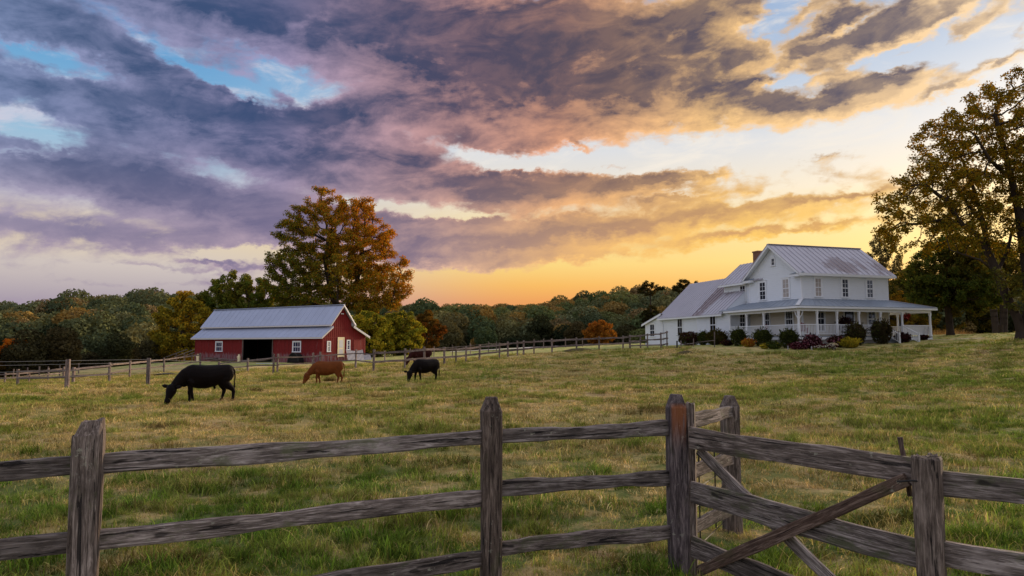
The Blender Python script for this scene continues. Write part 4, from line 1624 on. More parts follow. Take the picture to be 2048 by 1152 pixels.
    # upper windows (front)
    for xc, gl in ((1.62, 'glass_curtain'), (4.33, 'glass'), (6.88, 'glass')):
        window(h, (xc, -.03, 3.98), (1, 0, 0), (0, -1, 0), .62, 1.50, 2, 2, M[gl], wh, casing=.13)
    for yc, gl in ((1.86, 'glass_curtain'), (4.95, 'glass')):
        window(h, (-.03, yc, 3.98), (0, -1, 0), (-1, 0, 0), .80, 1.55, 2, 2, M[gl], wh, casing=.13)
    vw = window(h, (-.03, mid, 6.86), (0, -1, 0), (-1, 0, 0), .42, .62, 1, 2, M['glass'], wh, split=False, casing=.08, head=False, name='attic_window')
    pk = MB()
    prism(pk, [(-.08, mid - .29, 7.57), (-.08, mid, 7.76), (-.08, mid + .29, 7.57)], (1, 0, 0), 0, .05)
    pk.build('pointed_head', wh, vw)
    # ground floor, under the porch
    for xc, w_, nm, gl in ((1.75, .70, 'window', 'glass'), (6.95, .75, 'window', 'glass')):
        window(h, (xc, -.03, 1.15), (1, 0, 0), (0, -1, 0), w_, 2.05, 2, 2, M[gl], wh, casing=.12)
    for yc in (1.55, 4.55):
        window(h, (-.03, yc, 1.10), (0, -1, 0), (-1, 0, 0), .85, 2.1, 3, 2, M['glass'], wh, casing=.13)
    d = MB()
    d.box(4.15, 5.05, -.07, -.03, PF, 2.95)
    do = d.build('door', M['dark_iron'], h)
    f = MB()
    for (x0, x1, z0, z1) in ((4.02, 4.15, PF, 2.95), (5.05, 5.18, PF, 2.95), (4.02, 5.18, 2.95, 3.08)):
        f.box(x0, x1, -.09, -.03, z0, z1)
    f.build('door_frame', wh, do)
    f = MB()
    f.box(4.27, 4.93, -.082, -.071, 1.75, 2.80)
    f.build('pane', M['glass'], do)
    MB().box(4.95, 5.0, -.10, -.071, 1.7, 1.78).build('handle', M['wire'], do)
    # porch: deck, skirt, roof, posts, rail
    X0, X1 = -PD, LX + 2.25
    Y0 = -PD
    YB = LY + .15        # the left arm ends here
    pr = M['porch_roof']
    dk = MB()
    dk.box(X0, X1, Y0, -.05, PF - .10, PF)
    dk.box(X0, -.05, -.05, YB, PF - .10, PF)
    dk.box(LX + .05, X1, -.05, LY, PF - .10, PF)
    dk.build('porch_deck', M['porch_floor'], h)
    sk = MB()
    sk.box(X0 + .06, X1 - .06, Y0 + .06, Y0 + .12, -.7, PF - .26)
    sk.box(X0 + .06, X0 + .12, Y0 + .12, YB, -.7, PF - .26)
    sk.box(X1 - .12, X1 - .06, Y0 + .12, LY, -.7, PF - .26)
    sk.build('porch_skirt', M['stone'], h)
    rim = MB()
    rim.box(X0 - .02, X1 + .02, Y0 - .02, Y0 + .04, PF - .30, PF - .102)
    rim.box(X0 - .02, X0 + .04, Y0 + .04, YB, PF - .30, PF - .102)
    rim.box(X1 - .04, X1 + .02, Y0 + .04, LY, PF - .30, PF - .102)
    rim.build('porch_rim', wh, h)
    ez = 3.05
    eo = .32
    a, b_, c, d_ = (X0 - eo, Y0 - eo, ez), (X1 + eo, Y0 - eo, ez), (LX, 0, PT), (0, 0, PT)
    roof_slope(h, a, b_, c, d_, 24, pr, rib=.03, name='porch_roof_panel')
    roof_slope(h, (X0 - eo, YB + 1.05, ez), a, d_, (0, YB + .95, PT), 15, pr, rib=.03, name='porch_roof_panel')
    roof_slope(h, b_, (X1 + eo, LY, ez), (LX, LY, PT), c, 13, M['house_roof'], rib=.03, name='porch_roof_panel', rust=lambda p: .35)
    hc = MB()
    hc.bar(Vector(a) + Vector((0, 0, .03)), Vector(d_) + Vector((0, 0, .03)), .30, .03)
    hc.bar(Vector(b_) + Vector((0, 0, .03)), Vector(c) + Vector((0, 0, .03)), .20, .03)
    hc.build('hip_cap', M['dirtwhite'], h)
    fs = MB()
    fs.box(X0 - eo, X1 + eo, Y0 - eo - .025, Y0 - eo, ez - .19, ez - .04)
    fs.box(X0 - eo - .025, X0 - eo, Y0 - eo - .025, YB + .4, ez - .19, ez - .04)
    fs.box(X1 + eo, X1 + eo + .025, Y0 - eo - .025, LY, ez - .19, ez - .04)
    fs.build('porch_fascia', wh, h)
    cl = MB()
    cl.box(X0 - eo, X1 + eo, Y0 - eo, -.06, ez - .19, ez - .15)
    cl.box(X0 - eo, -.06, -.06, YB + .3, ez - .19, ez - .15)
    cl.box(LX + .06, X1 + eo, -.06, LY, ez - .19, ez - .15)
    cl.build('porch_ceiling', M['dirtwhite'], h)
    bm_ = MB()
    bm_.box(X0, X1, Y0, Y0 + .14, ez - .40, ez - .192)
    bm_.box(X0, X0 + .14, Y0 + .14, YB, ez - .40, ez - .192)
    bm_.box(X1 - .14, X1, Y0 + .14, LY, ez - .40, ez - .192)
    bm_.build('porch_beam', wh, h)
    pxs = [X0 + .07, -.05, 1.72, 3.55, 5.35, 7.3, 9.3, X1 - .07]
    fx = [X0 + .07, -.35, 1.55, 3.70, 5.85, 8.05, X1 - .07]
    lef = [2.15, 4.5, YB - .07]

    def col(x, y):
        mb = MB()
        s = .065
        for (z0, z1, k) in ((PF, PF + .14, 1.5), (PF + .14, PF + .95, 1.15), (PF + .95, ez - .62, .92), (ez - .62, ez - .40, 1.25)):
            mb.box(x - s * k, x + s * k, y - s * k, y + s * k, z0, z1)
        mb.build('porch_post', wh, h)
    for x in fx:
        col(x, Y0 + .07)
    for y in lef:
        col(X0 + .07, y)
    for y in (1.2, LY - .2):
        col(X1 - .07, y)
    # brackets at the corner post
    bk = MB()
    for (dx, dy) in ((1, 0), (0, 1)):
        p = Vector((X0 + .07, Y0 + .07, 0))
        q = [(.08, 2.05), (.16, 2.18), (.30, 2.36), (.42, 2.62)]
        bk.tube([p + Vector((dx * u, dy * u, z)) for u, z in q], .035, 5)
    bk.build('bracket', wh, h)

    def railing(p, q):
        p, q = Vector(p), Vector(q)
        rl = MB()
        up = Vector((0, 0, 1))
        rl.bar(p + up * (PF + .88), q + up * (PF + .88), .09, .06)
        rl.bar(p + up * (PF + .14), q + up * (PF + .14), .06, .05)
        o = rl.build('railing', wh, h)
        bl = MB()
        n = max(2, int((q - p).length / .135))
        d = (q - p).normalized() * .019
        s = Vector((-d.y, d.x, 0))
        for i in range(n):
            c_ = p.lerp(q, (i + .5) / n)
            lo = [c_ - d - s, c_ + d - s, c_ + d + s, c_ - d + s]
            bl.hexa([v + up * (PF + .165) for v in lo], [v + up * (PF + .85) for v in lo])
        b2 = bl.build('baluster', wh, o)
        tag(b2, kind='stuff')
    yy = Y0 + .07
    for i in range(len(fx) - 1):
        if i == 4:
            continue        # the steps come up here
        railing((fx[i] + .07, yy, 0), (fx[i + 1] - .07, yy, 0))
    ly = [Y0 + .07] + lef
    for i in range(len(ly) - 1):
        railing((X0 + .07, ly[i] + .07, 0), (X0 + .07, ly[i + 1] - .07, 0))
    railing((X1 - .07, Y0 + .14, 0), (X1 - .07, 1.13, 0))
    railing((X1 - .07, 1.27, 0), (X1 - .07, LY - .27, 0))
    # steps with hand rails
    sx0, sx1 = fx[4] + .15, fx[5] - .15
    for k in range(4):
        z1 = PF - .16 * (k + 1)
        MB().box(sx0, sx1, Y0 - .30 * (k + 1) - .02, Y0 - .30 * k - .03, -.5, z1).build('step', M['porch_floor'], h)
    for xs in (sx0 - .02, sx1 + .02):
        hr = MB()
        hr.bar((xs, Y0 + .0, PF + .88), (xs, Y0 - 1.55, PF + .18), .08, .06)
        hr.bar((xs, Y0 - .05, PF + .2), (xs, Y0 - 1.5, PF - .45), .05, .05)
        for k in range(9):
            yk = Y0 - .12 - k * .16
            zz = -(.12 + k * .16) * .452
            hr.bar((xs, yk, PF + .2 + zz), (xs, yk, PF + .86 + zz), .035, .035, (0, 1, 0))
        hr.bar((xs, Y0 - 1.6, -.2), (xs, Y0 - 1.6, 1.0), .11, .11, (0, 1, 0))
        hr.build('handrail', wh, h)
    # rear two storey block, ridge running back
    RX, RY0, RY1 = .25, LY, LY + 4.3
    rb = MB()
    rb.box(RX, RX + 4.4, RY0, RY1, -.6, EAVE - .05)
    prism(rb, [(RX, 0, EAVE - .05), (RX + 4.4, 0, EAVE - .05), (RX + 2.2, 0, 7.75)], (0, 1, 0), RY0 + .01, RY1)
    rb.build('wall', sid, h)
    clap('x-', RY0, RY1, PT - .2, EAVE - .05, at=RX)
    MB().box(RX - .045, RX + .06, RY1 - .09, RY1 + .03, 2.9, EAVE - .05).build('corner_board', wh, h)
    zl_, zt_ = EAVE - .32, 7.92
    roof_slope(h, (RX - .45, RY1 + .4, zl_), (RX - .45, RY0 - 2.0, zl_ + .0), (RX + 2.2, RY0 - 1.2, zt_), (RX + 2.2, RY1 + .4, zt_), 11, M['house_roof'], rust=lambda p: .1)
    roof_slope(h, (RX + 4.85, RY0 - 1, zl_), (RX + 4.85, RY1 + .4, zl_), (RX + 2.2, RY1 + .4, zt_), (RX + 2.2, RY0 - 1, zt_), 11, M['house_roof'], rust=lambda p: 0.)
    MB().box(RX - .48, RX - .45, RY0 - .2, RY1 + .4, zl_ - .2, zl_ - .03).build('fascia', wh, h)
    window(h, (RX - .03, RY0 + 1.35, 4.05), (0, -1, 0), (-1, 0, 0), .8, 1.45, 2, 2, M['glass'], wh, casing=.12)
    # chimney of separate bricks
    cx, cy = RX + 2.0, RY0 + 1.6
    ch = MB()
    ch.box(cx - .36, cx + .36, cy - .36, cy + .36, 7.2, 8.72)
    co = ch.build('chimney', M['mortar'], h)
    br = MB()
    z = 7.3
    row = 0
    while z < 8.70:
        for s in range(4):
            for k in range(-1, 4):
                u0 = -.37 + k * .205 + (.10 if row % 2 else 0)
                u1 = min(u0 + .19, .372)
                u0 = max(u0, -.372)
                if u1 - u0 < .03:
                    continue
                o0, o1 = .355, .374
                if s == 0: br.box(cx + u0, cx + u1, cy - o1, cy - o0, z, z + .065)
                if s == 1: br.box(cx + u0, cx + u1, cy + o0, cy + o1, z, z + .065)
                if s == 2: br.box(cx - o1, cx - o0, cy + u0, cy + u1, z, z + .065)
                if s == 3: br.box(cx + o0, cx + o1, cy + u0, cy + u1, z, z + .065)
        z += .08
        row += 1
    br.box(cx - .43, cx + .43, cy - .43, cy + .43, 8.72, 8.84)
    bo = br.build('brick', M['brick'], co)
    tag(bo, kind='stuff')
    # long single storey wing running back at the left, its front part a step forward
    WX, WY0, WY1, WE, WR = -1.55, LY + .20, LY + 13.3, 3.15, 6.75
    ww = MB()
    ww.box(WX, WX + 7.6, WY0, WY1, -.7, WE)
    prism(ww, [(WX, 0, WE), (WX + 7.6, 0, WE), (WX + 3.8, 0, WR - .15)], (0, 1, 0), WY0 + 4.5, WY1)
    ww.build('wall', sid, h)
    JY = WY0 + 5.6
    wf = MB()
    wf.box(WX - .45, WX - .001, WY0 + .02, JY, -.7, WE - .02)
    wf.build('wall', sid, h)
    clap('x-', JY, WY1, -.1, WE, at=WX)
    clap('x-', WY0 + .02, JY, -.1, WE - .02, at=WX - .45)
    clap('y-', WX - .45, 0, -.1, 2.86, at=WY0 + .02)
    MB().box(WX - .495, WX - .39, WY0 - .02, WY0 + .08, -.1, WE - .05).build('corner_board', wh, h)
    MB().box(WX - .495, WX - .40, JY - .11, JY + .02, -.1, WE - .05).build('corner_board', wh, h)
    MB().box(WX - .045, WX + .05, WY1 - .09, WY1 + .03, -.1, WE).build('corner_board', wh, h)
    s_w = (WR - WE) / 3.8
    wze = WE - .4 * s_w + .08
    ge_ = MB()
    zt = lambda x: wze - .07 + (x - (WX - .85)) * (WR - wze) / 4.65
    prism(ge_, [(WX - .45, WY0, 2.7), (RX + .2, WY0, 2.7), (RX + .2, WY0, zt(RX + .2)), (WX - .45, WY0, zt(WX - .45))], (0, 1, 0), .80, .88)
    ge_.build('gable_infill', sid, h)

    def rust_wing(p):
        # a broad stained band running down the slope where the two parts meet
        u = p.y - (WY0 + 5.2)
        a = math.exp(-((u / 1.7) ** 2)) * (0.55 + .45 * math.exp(-((p.z - 5.4) / 1.3) ** 2))
        b2 = math.exp(-(((p.y - WY0 - 2.4) / 1.5) ** 2 + ((p.z - 5.6) / .9) ** 2))
        return min(1.0, a + .8 * b2)
    roof_slope(h, (WX - .4, WY1 + .45, wze), (WX - .4, JY, wze), (WX + 3.8, JY, WR), (WX + 3.8, WY1 + .45, WR), 18, M['house_roof'], rust=rust_wing, rib=.05)
    roof_slope(h, (WX - .85, JY, wze - .02), (WX - .85, WY0 + .75, wze - .02), (WX + 3.8, WY0 + .75, WR), (WX + 3.8, JY, WR), 9, M['house_roof'], rust=rust_wing, rib=.05)
    roof_slope(h, (WX + 8.0, WY0 + 4.4, wze), (WX + 8.0, WY1 + .45, wze), (WX + 3.8, WY1 + .45, WR), (WX + 3.8, WY0 + 4.4, WR), 18, M['house_roof'], rust=lambda p: .1, rib=.05)
    MB().box(WX - .43, WX - .40, JY, WY1 + .45, wze - .19, wze - .03).build('fascia', wh, h)
    MB().box(WX - .88, WX - .85, WY0 + .75, JY, wze - .21, wze - .05).build('fascia', wh, h)
    window(h, (WX - .03, WY0 + 9.4, .95), (0, -1, 0), (-1, 0, 0), .95, 1.75, 2, 1, M['glass'], wh, casing=.12)
    window(h, (WX - .48, WY0 + 2.7, .95), (0, -1, 0), (-1, 0, 0), .95, 1.85, 2, 1, M['glass'], wh, casing=.12)
    window(h, (-.75, WY0 - .01, 1.15), (1, 0, 0), (0, -1, 0), .55, 1.75, 2, 2, M['glass'], wh, casing=.10)
    dp = MB()
    dp.tube([(WX - .42, WY1 - .15, wze - .15), (WX - .25, WY1 - .2, wze - .35), (WX - .10, WY1 - .22, wze - .6), (WX - .10, WY1 - .22, .0)], .05, 6)
    dp.build('drain_pipe', wh, h)
    # lean-to at the far end of the wing
    LY1 = WY1 + 3.9
    lt = MB()
    prism(lt, [(0, WY1 + .01, -.8), (0, LY1, -.8), (0, LY1, 2.30), (0, WY1 + .01, 3.25)], (1, 0, 0), WX + .05, WX + 5.5)
    lt.build('wall', sid, h)
    lz = lambda z: (WY1 + .02, LY1) if z < 2.28 else (WY1 + .02, LY1 - (z - 2.28) / .95 * 3.85)
    clap('x-', WY1, LY1, -.1, 3.2, lz, at=WX + .05)
    MB().box(WX + .0, WX + .10, LY1 - .09, LY1 + .03, -.1, 2.3).build('corner_board', wh, h)
    roof_slope(h, (WX - .2, LY1 + .5, 2.32), (WX + 5.7, LY1 + .5, 2.32), (WX + 5.7, WY1 + .02, 3.40), (WX - .2, WY1 + .02, 3.40), 9, M['house_roof'], rust=lambda p: .1)
    rk = MB()
    rk.hexa([(WX - .25, LY1 + .5, 2.10), (WX - .25, WY1, 3.18), (WX - .20, WY1, 3.18), (WX - .20, LY1 + .5, 2.10)],
            [(WX - .25, LY1 + .5, 2.30), (WX - .25, WY1, 3.38), (WX - .20, WY1, 3.38), (WX - .20, LY1 + .5, 2.30)])
    rk.build('rake_board', wh, h)
    window(h, (WX + .02, WY1 + 2.3, .95), (0, -1, 0), (-1, 0, 0), 1.0, 1.35, 2, 1, M['glass'], wh, casing=.11)
    return h, H0, TH


house, H0, HTH = build_house()


def house_pt(x, y, z=0.0):
    v = Matrix.Rotation(HTH, 3, 'Z') @ Vector((x, y, 0)) + H0
    v.z = H0.z + z
    return v


M['red_paint'] = plain('dark_red_paint', rgb(120, 26, 36), .5)


def build_porch_things():
    def chair(x, y, rz, lab):
        v = house_pt(x, y, .72)
        t = thing('porch_chair', lab, 'chair', v, HTH + rz)
        m = M['red_paint']
        MB().box(-.28, .28, -.26, .28, .36, .42).build('seat', m, t)
        for i in range(5):
            xx = -.24 + i * .12
            MB().hexa([(xx - .05, .26, .40), (xx + .05, .26, .40), (xx + .05, .29, .40), (xx - .05, .29, .40)],
                      [(xx - .05, .48, 1.08 - abs(i - 2) * .05), (xx + .05, .48, 1.08 - abs(i - 2) * .05), (xx + .05, .51, 1.08 - abs(i - 2) * .05), (xx - .05, .51, 1.08 - abs(i - 2) * .05)]).build('slat', m, t)
        for sx in (-.30, .30):
            MB().box(sx - .04, sx + .04, -.30, -.22, 0, .62).build('leg', m, t)
            MB().box(sx - .04, sx + .04, .24, .32, 0, .62).build('leg', m, t)
            MB().box(sx - .07, sx + .07, -.34, .36, .621, .655).build('armrest', m, t)
    chair(-1.1, 3.75, R(-70), 'dark red slatted porch chair behind the left porch railing')
    chair(-.9, -1.1, R(-30), 'dark red slatted porch chair behind the corner post of the porch')


build_porch_things()
# ------------------------------------------------------------------ foliage
def leaf_mat(name, palette=None, trans=.30, gain=1.0):
    """tint attribute times a hue picked for each tree"""
    m, g, out = new_mat(name)
    a = g.nodes.new('ShaderNodeAttribute')
    a.attribute_name = 'tint'
    col = Nd(g, a.outputs['Color'])
    if palette:
        n = len(palette)
        pal = ramp(rnd(g), [((i + .001) / n, c) for i, c in enumerate(palette)], 'CONSTANT')
        nn = noise(g, wpos(g), .9, 3, .6)
        pal = mixc(g, smooth(nn, .45, .7) * .5, pal, mixc(g, 1.0, pal, (1.35, 1.2, .8, 1), 'MULTIPLY'))
        col = mixc(g, 1.0, pal, col, 'MULTIPLY')
    if gain != 1.0:
        col = mixc(g, 1.0, col, (gain, gain, gain, 1), 'MULTIPLY')
    d = g.nodes.new('ShaderNodeBsdfDiffuse')
    t = g.nodes.new('ShaderNodeBsdfTranslucent')
    put(g, col, d.inputs[0])
    put(g, mixc(g, 1.0, col, (1.25, 1.0, .55, 1), 'MULTIPLY'), t.inputs[0])
    mx = g.nodes.new('ShaderNodeMixShader')
    mx.inputs[0].default_value = trans
    g.links.new(d.outputs[0], mx.inputs[1])
    g.links.new(t.outputs[0], mx.inputs[2])
    g.links.new(mx.outputs[0], out.inputs[0])
    return m


def bark_mat(name, c):
    m, g, out = new_mat(name)
    oc = coord(g)
    n = noise(g, scaled(g, oc, (9, 9, 1.6)), 1.0, 6, .65)
    col = mixc(g, n, tuple(v * .5 for v in c[:3]), tuple(v * 1.3 for v in c[:3]))
    princ(g, out, col, .95, 0, bump(g, n, .8, .04), spec=.1)
    return m


M['leaf'] = leaf_mat('tree_leaves', trans=.40, gain=1.15)
M['leaf_lit'] = leaf_mat('lit_tree_leaves', trans=.40, gain=1.7)  # raised gain stands in for sunlight these trees do not catch
M['leaf_shade'] = leaf_mat('shaded_tree_leaves', trans=.38, gain=.95)  # dimmer copy: the backlit tree's shade is put into its leaf colour
M['bark'] = bark_mat('tree_bark', rgb(88, 76, 66))
M['bark_dark'] = bark_mat('dark_tree_bark', rgb(66, 56, 48))
M['forest_green'] = leaf_mat('forest_leaves_green', [rgb(99, 105, 72), rgb(84, 95, 68), rgb(114, 115, 79), rgb(90, 97, 67), rgb(127, 123, 81), rgb(75, 85, 62), rgb(104, 111, 81), rgb(129, 111, 77)], .2)
M['forest_warm'] = leaf_mat('forest_leaves_warm', [rgb(113, 111, 71), rgb(90, 103, 67), rgb(130, 111, 67), rgb(98, 94, 64), rgb(78, 92, 64), rgb(144, 120, 68), rgb(105, 113, 71)], .2)
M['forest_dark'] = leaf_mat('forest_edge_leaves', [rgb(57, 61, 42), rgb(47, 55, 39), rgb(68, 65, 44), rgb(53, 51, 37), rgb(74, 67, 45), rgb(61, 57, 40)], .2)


def leaf_quads(nr, pos, nrm, size, jit, asp=.62):
    """a kite-shaped leaf at each point, facing roughly along nrm"""
    n = len(pos)
    N = nrm + nr.normal(0, jit, (n, 3))
    N /= np.linalg.norm(N, axis=1)[:, None] + 1e-9
    T = np.cross(N, nr.normal(0, 1, (n, 3)))
    T /= np.linalg.norm(T, axis=1)[:, None] + 1e-9
    B = np.cross(N, T)
    s = size[:, None]
    bend = N * s * nr.uniform(-.25, .25, (n, 1))
    V = np.stack([pos - T * s, pos - B * s * asp + bend, pos + T * s, pos + B * s * asp + bend], 1).reshape(-1, 3)
    F = np.arange(n * 4).reshape(n, 4)
    return V, F


def lump_crown(nr, lobes, n, size, colfn, jit=.55, shell=(.80, 1.06), inner=.25, zmin=-1e9):
    """leaves on the skins of overlapping lobes (cx,cy,cz,rx,ry,rz), some inside"""
    L = np.array(lobes, float)
    w = (L[:, 3] * L[:, 4]) ** .5 * L[:, 5]
    k = nr.choice(len(L), int(n * 1.5), p=w / w.sum())
    d = nr.normal(0, 1, (len(k), 3))
    d /= np.linalg.norm(d, axis=1)[:, None]
    rr = nr.uniform(*shell, len(k))
    ins = nr.random(len(k)) < inner
    rr[ins] = nr.uniform(.3, .85, ins.sum())
    P_ = L[k, :3] + d * L[k, 3:] * rr[:, None]
    q = (((P_[:, None, :] - L[None, :, :3]) / L[None, :, 3:]) ** 2).sum(-1)
    deep = (q < .50).any(1) & ~ins
    ok = ~deep & (P_[:, 2] > zmin)
    P_, d = P_[ok][:n], d[ok][:n]
    sz = size * nr.uniform(.6, 1.35, len(P_))
    V, F = leaf_quads(nr, P_, d, sz, jit)
    C_ = np.repeat(colfn(P_, nr), 4, 0)
    return V, F, C_


def colonize(nr, seeds, parents, attr, step=.55, infl=5.0, kill=1.0, iters=90, up=.05):
    """grow branches towards the attraction points"""
    nodes = [np.array(s, float) for s in seeds]
    par = list(parents)
    A = np.array(attr, float)
    alive = np.ones(len(A), bool)
    bd = np.full(len(A), 1e9)
    bi = np.zeros(len(A), int)
    N = np.array(nodes)
    for j in range(0, len(N)):
        dd = np.linalg.norm(A - N[j], axis=1)
        m = dd < bd
        bd[m], bi[m] = dd[m], j
    for it in range(iters):
        m = alive & (bd < infl)
        if not m.any():
            m = alive & (bd < infl * 4)
            if not m.any():
                break
        V = A[m] - N[bi[m]]
        V /= np.linalg.norm(V, axis=1)[:, None] + 1e-9
        D = np.zeros((len(N), 3))
        np.add.at(D, bi[m], V)
        g = np.unique(bi[m])
        dirs = D[g]
        dirs /= np.linalg.norm(dirs, axis=1)[:, None] + 1e-9
        dirs = dirs + nr.normal(0, .18, dirs.shape)
        dirs[:, 2] += up
        dirs /= np.linalg.norm(dirs, axis=1)[:, None]
        new = N[g] + dirs * step
        b = len(N)
        N = np.vstack([N, new])
        par += list(g)
        for j in range(len(new)):
            dd = np.linalg.norm(A - new[j], axis=1)
            mm = dd < bd
            bd[mm], bi[mm] = dd[mm], b + j
        alive &= bd > kill
        if len(N) > 9000:
            break
    return N, np.array(par)


def radii(par, tip=.016, pw=2.3, rmax=None):
    n = len(par)
    acc = np.zeros(n)
    cnt = np.zeros(n, int)
    for i in range(n - 1, -1, -1):
        if acc[i] == 0:
            acc[i] = tip ** pw
            cnt[i] = 1
        if par[i] >= 0:
            acc[par[i]] += acc[i]
            cnt[par[i]] += cnt[i]
    r = acc ** (1 / pw)
    if rmax:
        r = r * (rmax / r[0]) if r[0] > 0 else r
        r = np.maximum(r, tip)
    return r, cnt


def branch_mesh(name, N, par, r, mat, flare=1.35):
    """tapered tubes, one ring at each node"""
    n = len(N)
    V, F = [], []
    base = 0
    for i in range(n):
        p = par[i]
        if p < 0:
            continue
        a, b = N[p], N[i]
        d = b - a
        L = np.linalg.norm(d)
        if L < 1e-6:
            continue
        d = d / L
        k = 9 if r[i] > .12 else (6 if r[i] > .04 else 3)
        ref = np.array([0, 0, 1.0]) if abs(d[2]) < .9 else np.array([1.0, 0, 0])
        s = np.cross(d, ref)
        s /= np.linalg.norm(s)
        u = np.cross(s, d)
        ra = min(r[p], r[i] * 1.25)
        if par[p] < 0:
            ra = r[p] * flare
        t = np.arange(k) * 2 * PI / k
        ring = np.outer(np.cos(t), s) + np.outer(np.sin(t), u)
        V.append(a - d * r[i] * .3 + ring * ra)
        V.append(b + ring * r[i])
        for q in range(k):
            F.append((base + q, base + (q + 1) % k, base + k + (q + 1) % k, base + k + q))
        base += 2 * k
    me = np_mesh(name, np.vstack(V), np.array(F), mat, smooth_=True)
    return me


def ellipsoid_points(nr, lobes, n, bias=.35):
    L = np.array(lobes, float)
    w = L[:, 3] * L[:, 4] * L[:, 5]
    k = nr.choice(len(L), n, p=w / w.sum())
    d = nr.normal(0, 1, (n, 3))
    d /= np.linalg.norm(d, axis=1)[:, None]
    rr = nr.random(n) ** bias
    return L[k, :3] + d * L[k, 3:] * rr[:, None]


def grow_tree(name, label, loc, seeds, parents, lobes, n_attr, leaves, leaf, colfn, seed=1, tip=.018, rmax=.4, bark='bark', group=None, spread=.55,
              step=.55, kill=1.0, infl=5.0, cat='tree', extra=None, tipcount=3, droop=.12, skip=0.0, leafmat='leaf'):
    nr = np.random.default_rng(seed)
    attr = ellipsoid_points(nr, lobes, n_attr)
    if extra is not None:
        attr = np.vstack([attr, extra])
    N, par = colonize(nr, seeds, parents, attr, step, infl, kill)
    r, cnt = radii(par, tip, rmax=rmax)
    t = thing(name, label, cat, loc, group=group)
    me = branch_mesh(name + '_trunk', N, par, r, M[bark])
    link('trunk', me, t)
    tips = np.where((cnt <= tipcount) & (np.arange(len(N)) >= len(seeds)))[0]
    if skip:
        # bare places: whole sprays missing
        h = np.sin(N[tips, 0] * 1.3 + seed) + np.sin(N[tips, 1] * 1.7 + 2) + np.sin(N[tips, 2] * 1.5 + 1)
        tips = tips[(h > -1.2 + 0 * h) | (nr.random(len(tips)) > skip)]
    per = max(1, int(leaves / max(1, len(tips))))
    base = np.repeat(N[tips], per, 0)
    off = nr.normal(0, 1, base.shape)
    off /= np.linalg.norm(off, axis=1)[:, None]
    off *= (spread * nr.random(len(base)) ** .5)[:, None]
    off[:, 2] *= .7
    pos = base + off
    pos[:, 2] -= droop * nr.random(len(pos))
    out = off + np.array([0, 0, .35])
    out /= np.linalg.norm(out, axis=1)[:, None] + 1e-9
    V, F = leaf_quads(nr, pos, out, leaf * nr.uniform(.6, 1.3, len(pos)), .7)
    C_ = np.repeat(colfn(pos, nr), 4, 0)
    link('crown', np_mesh(name + '_crown', V, F, M[leafmat], col=C_), t)
    return t


def mixcol(a, b, t):
    return np.array(a[:3])[None, :] * (1 - t[:, None]) + np.array(b[:3])[None, :] * t[:, None]


def vary(c, nr, k=.25):
    return np.clip(c * nr.uniform(1 - k, 1 + k, (len(c), 1)) * nr.uniform(1 - k * .3, 1 + k * .3, (len(c), 3)), 0, 1)


def palette_col(cols, lo=0.0):
    cs = np.array([c[:3] for c in cols])

    def f(p, nr):
        w = (np.sin(p[:, 0] * .9 + 1) + np.sin(p[:, 1] * 1.1 + 2) + np.sin(p[:, 2] * 1.3)) / 6 + .5 + nr.normal(0, .18, len(p))
        i = np.clip((w * len(cs)).astype(int), 0, len(cs) - 1)
        return vary(cs[i], nr)
    return f


def trunk_seeds(pts, n=6):
    """polyline to seed nodes"""
    out = []
    pts = [Vector(p) for p in pts]
    for i in range(len(pts) - 1):
        m = max(2, int((pts[i + 1] - pts[i]).length / .6))
        for k in range(m):
            out.append(tuple(pts[i].lerp(pts[i + 1], k / m)))
    out.append(tuple(pts[-1]))
    return out


def multi_seeds(lines):
    """first line is the trunk; each further line starts at the nearest existing node"""
    S = trunk_seeds(lines[0])
    Pn = [-1] + list(range(len(S) - 1))
    for ln in lines[1:]:
        q = trunk_seeds(ln)
        a = np.array(S)
        j = int(np.argmin(np.linalg.norm(a - np.array(q[0]), axis=1)))
        for k, p in enumerate(q[1:]):
            S.append(p)
            Pn.append(j if k == 0 else len(S) - 2)
    return S, Pn


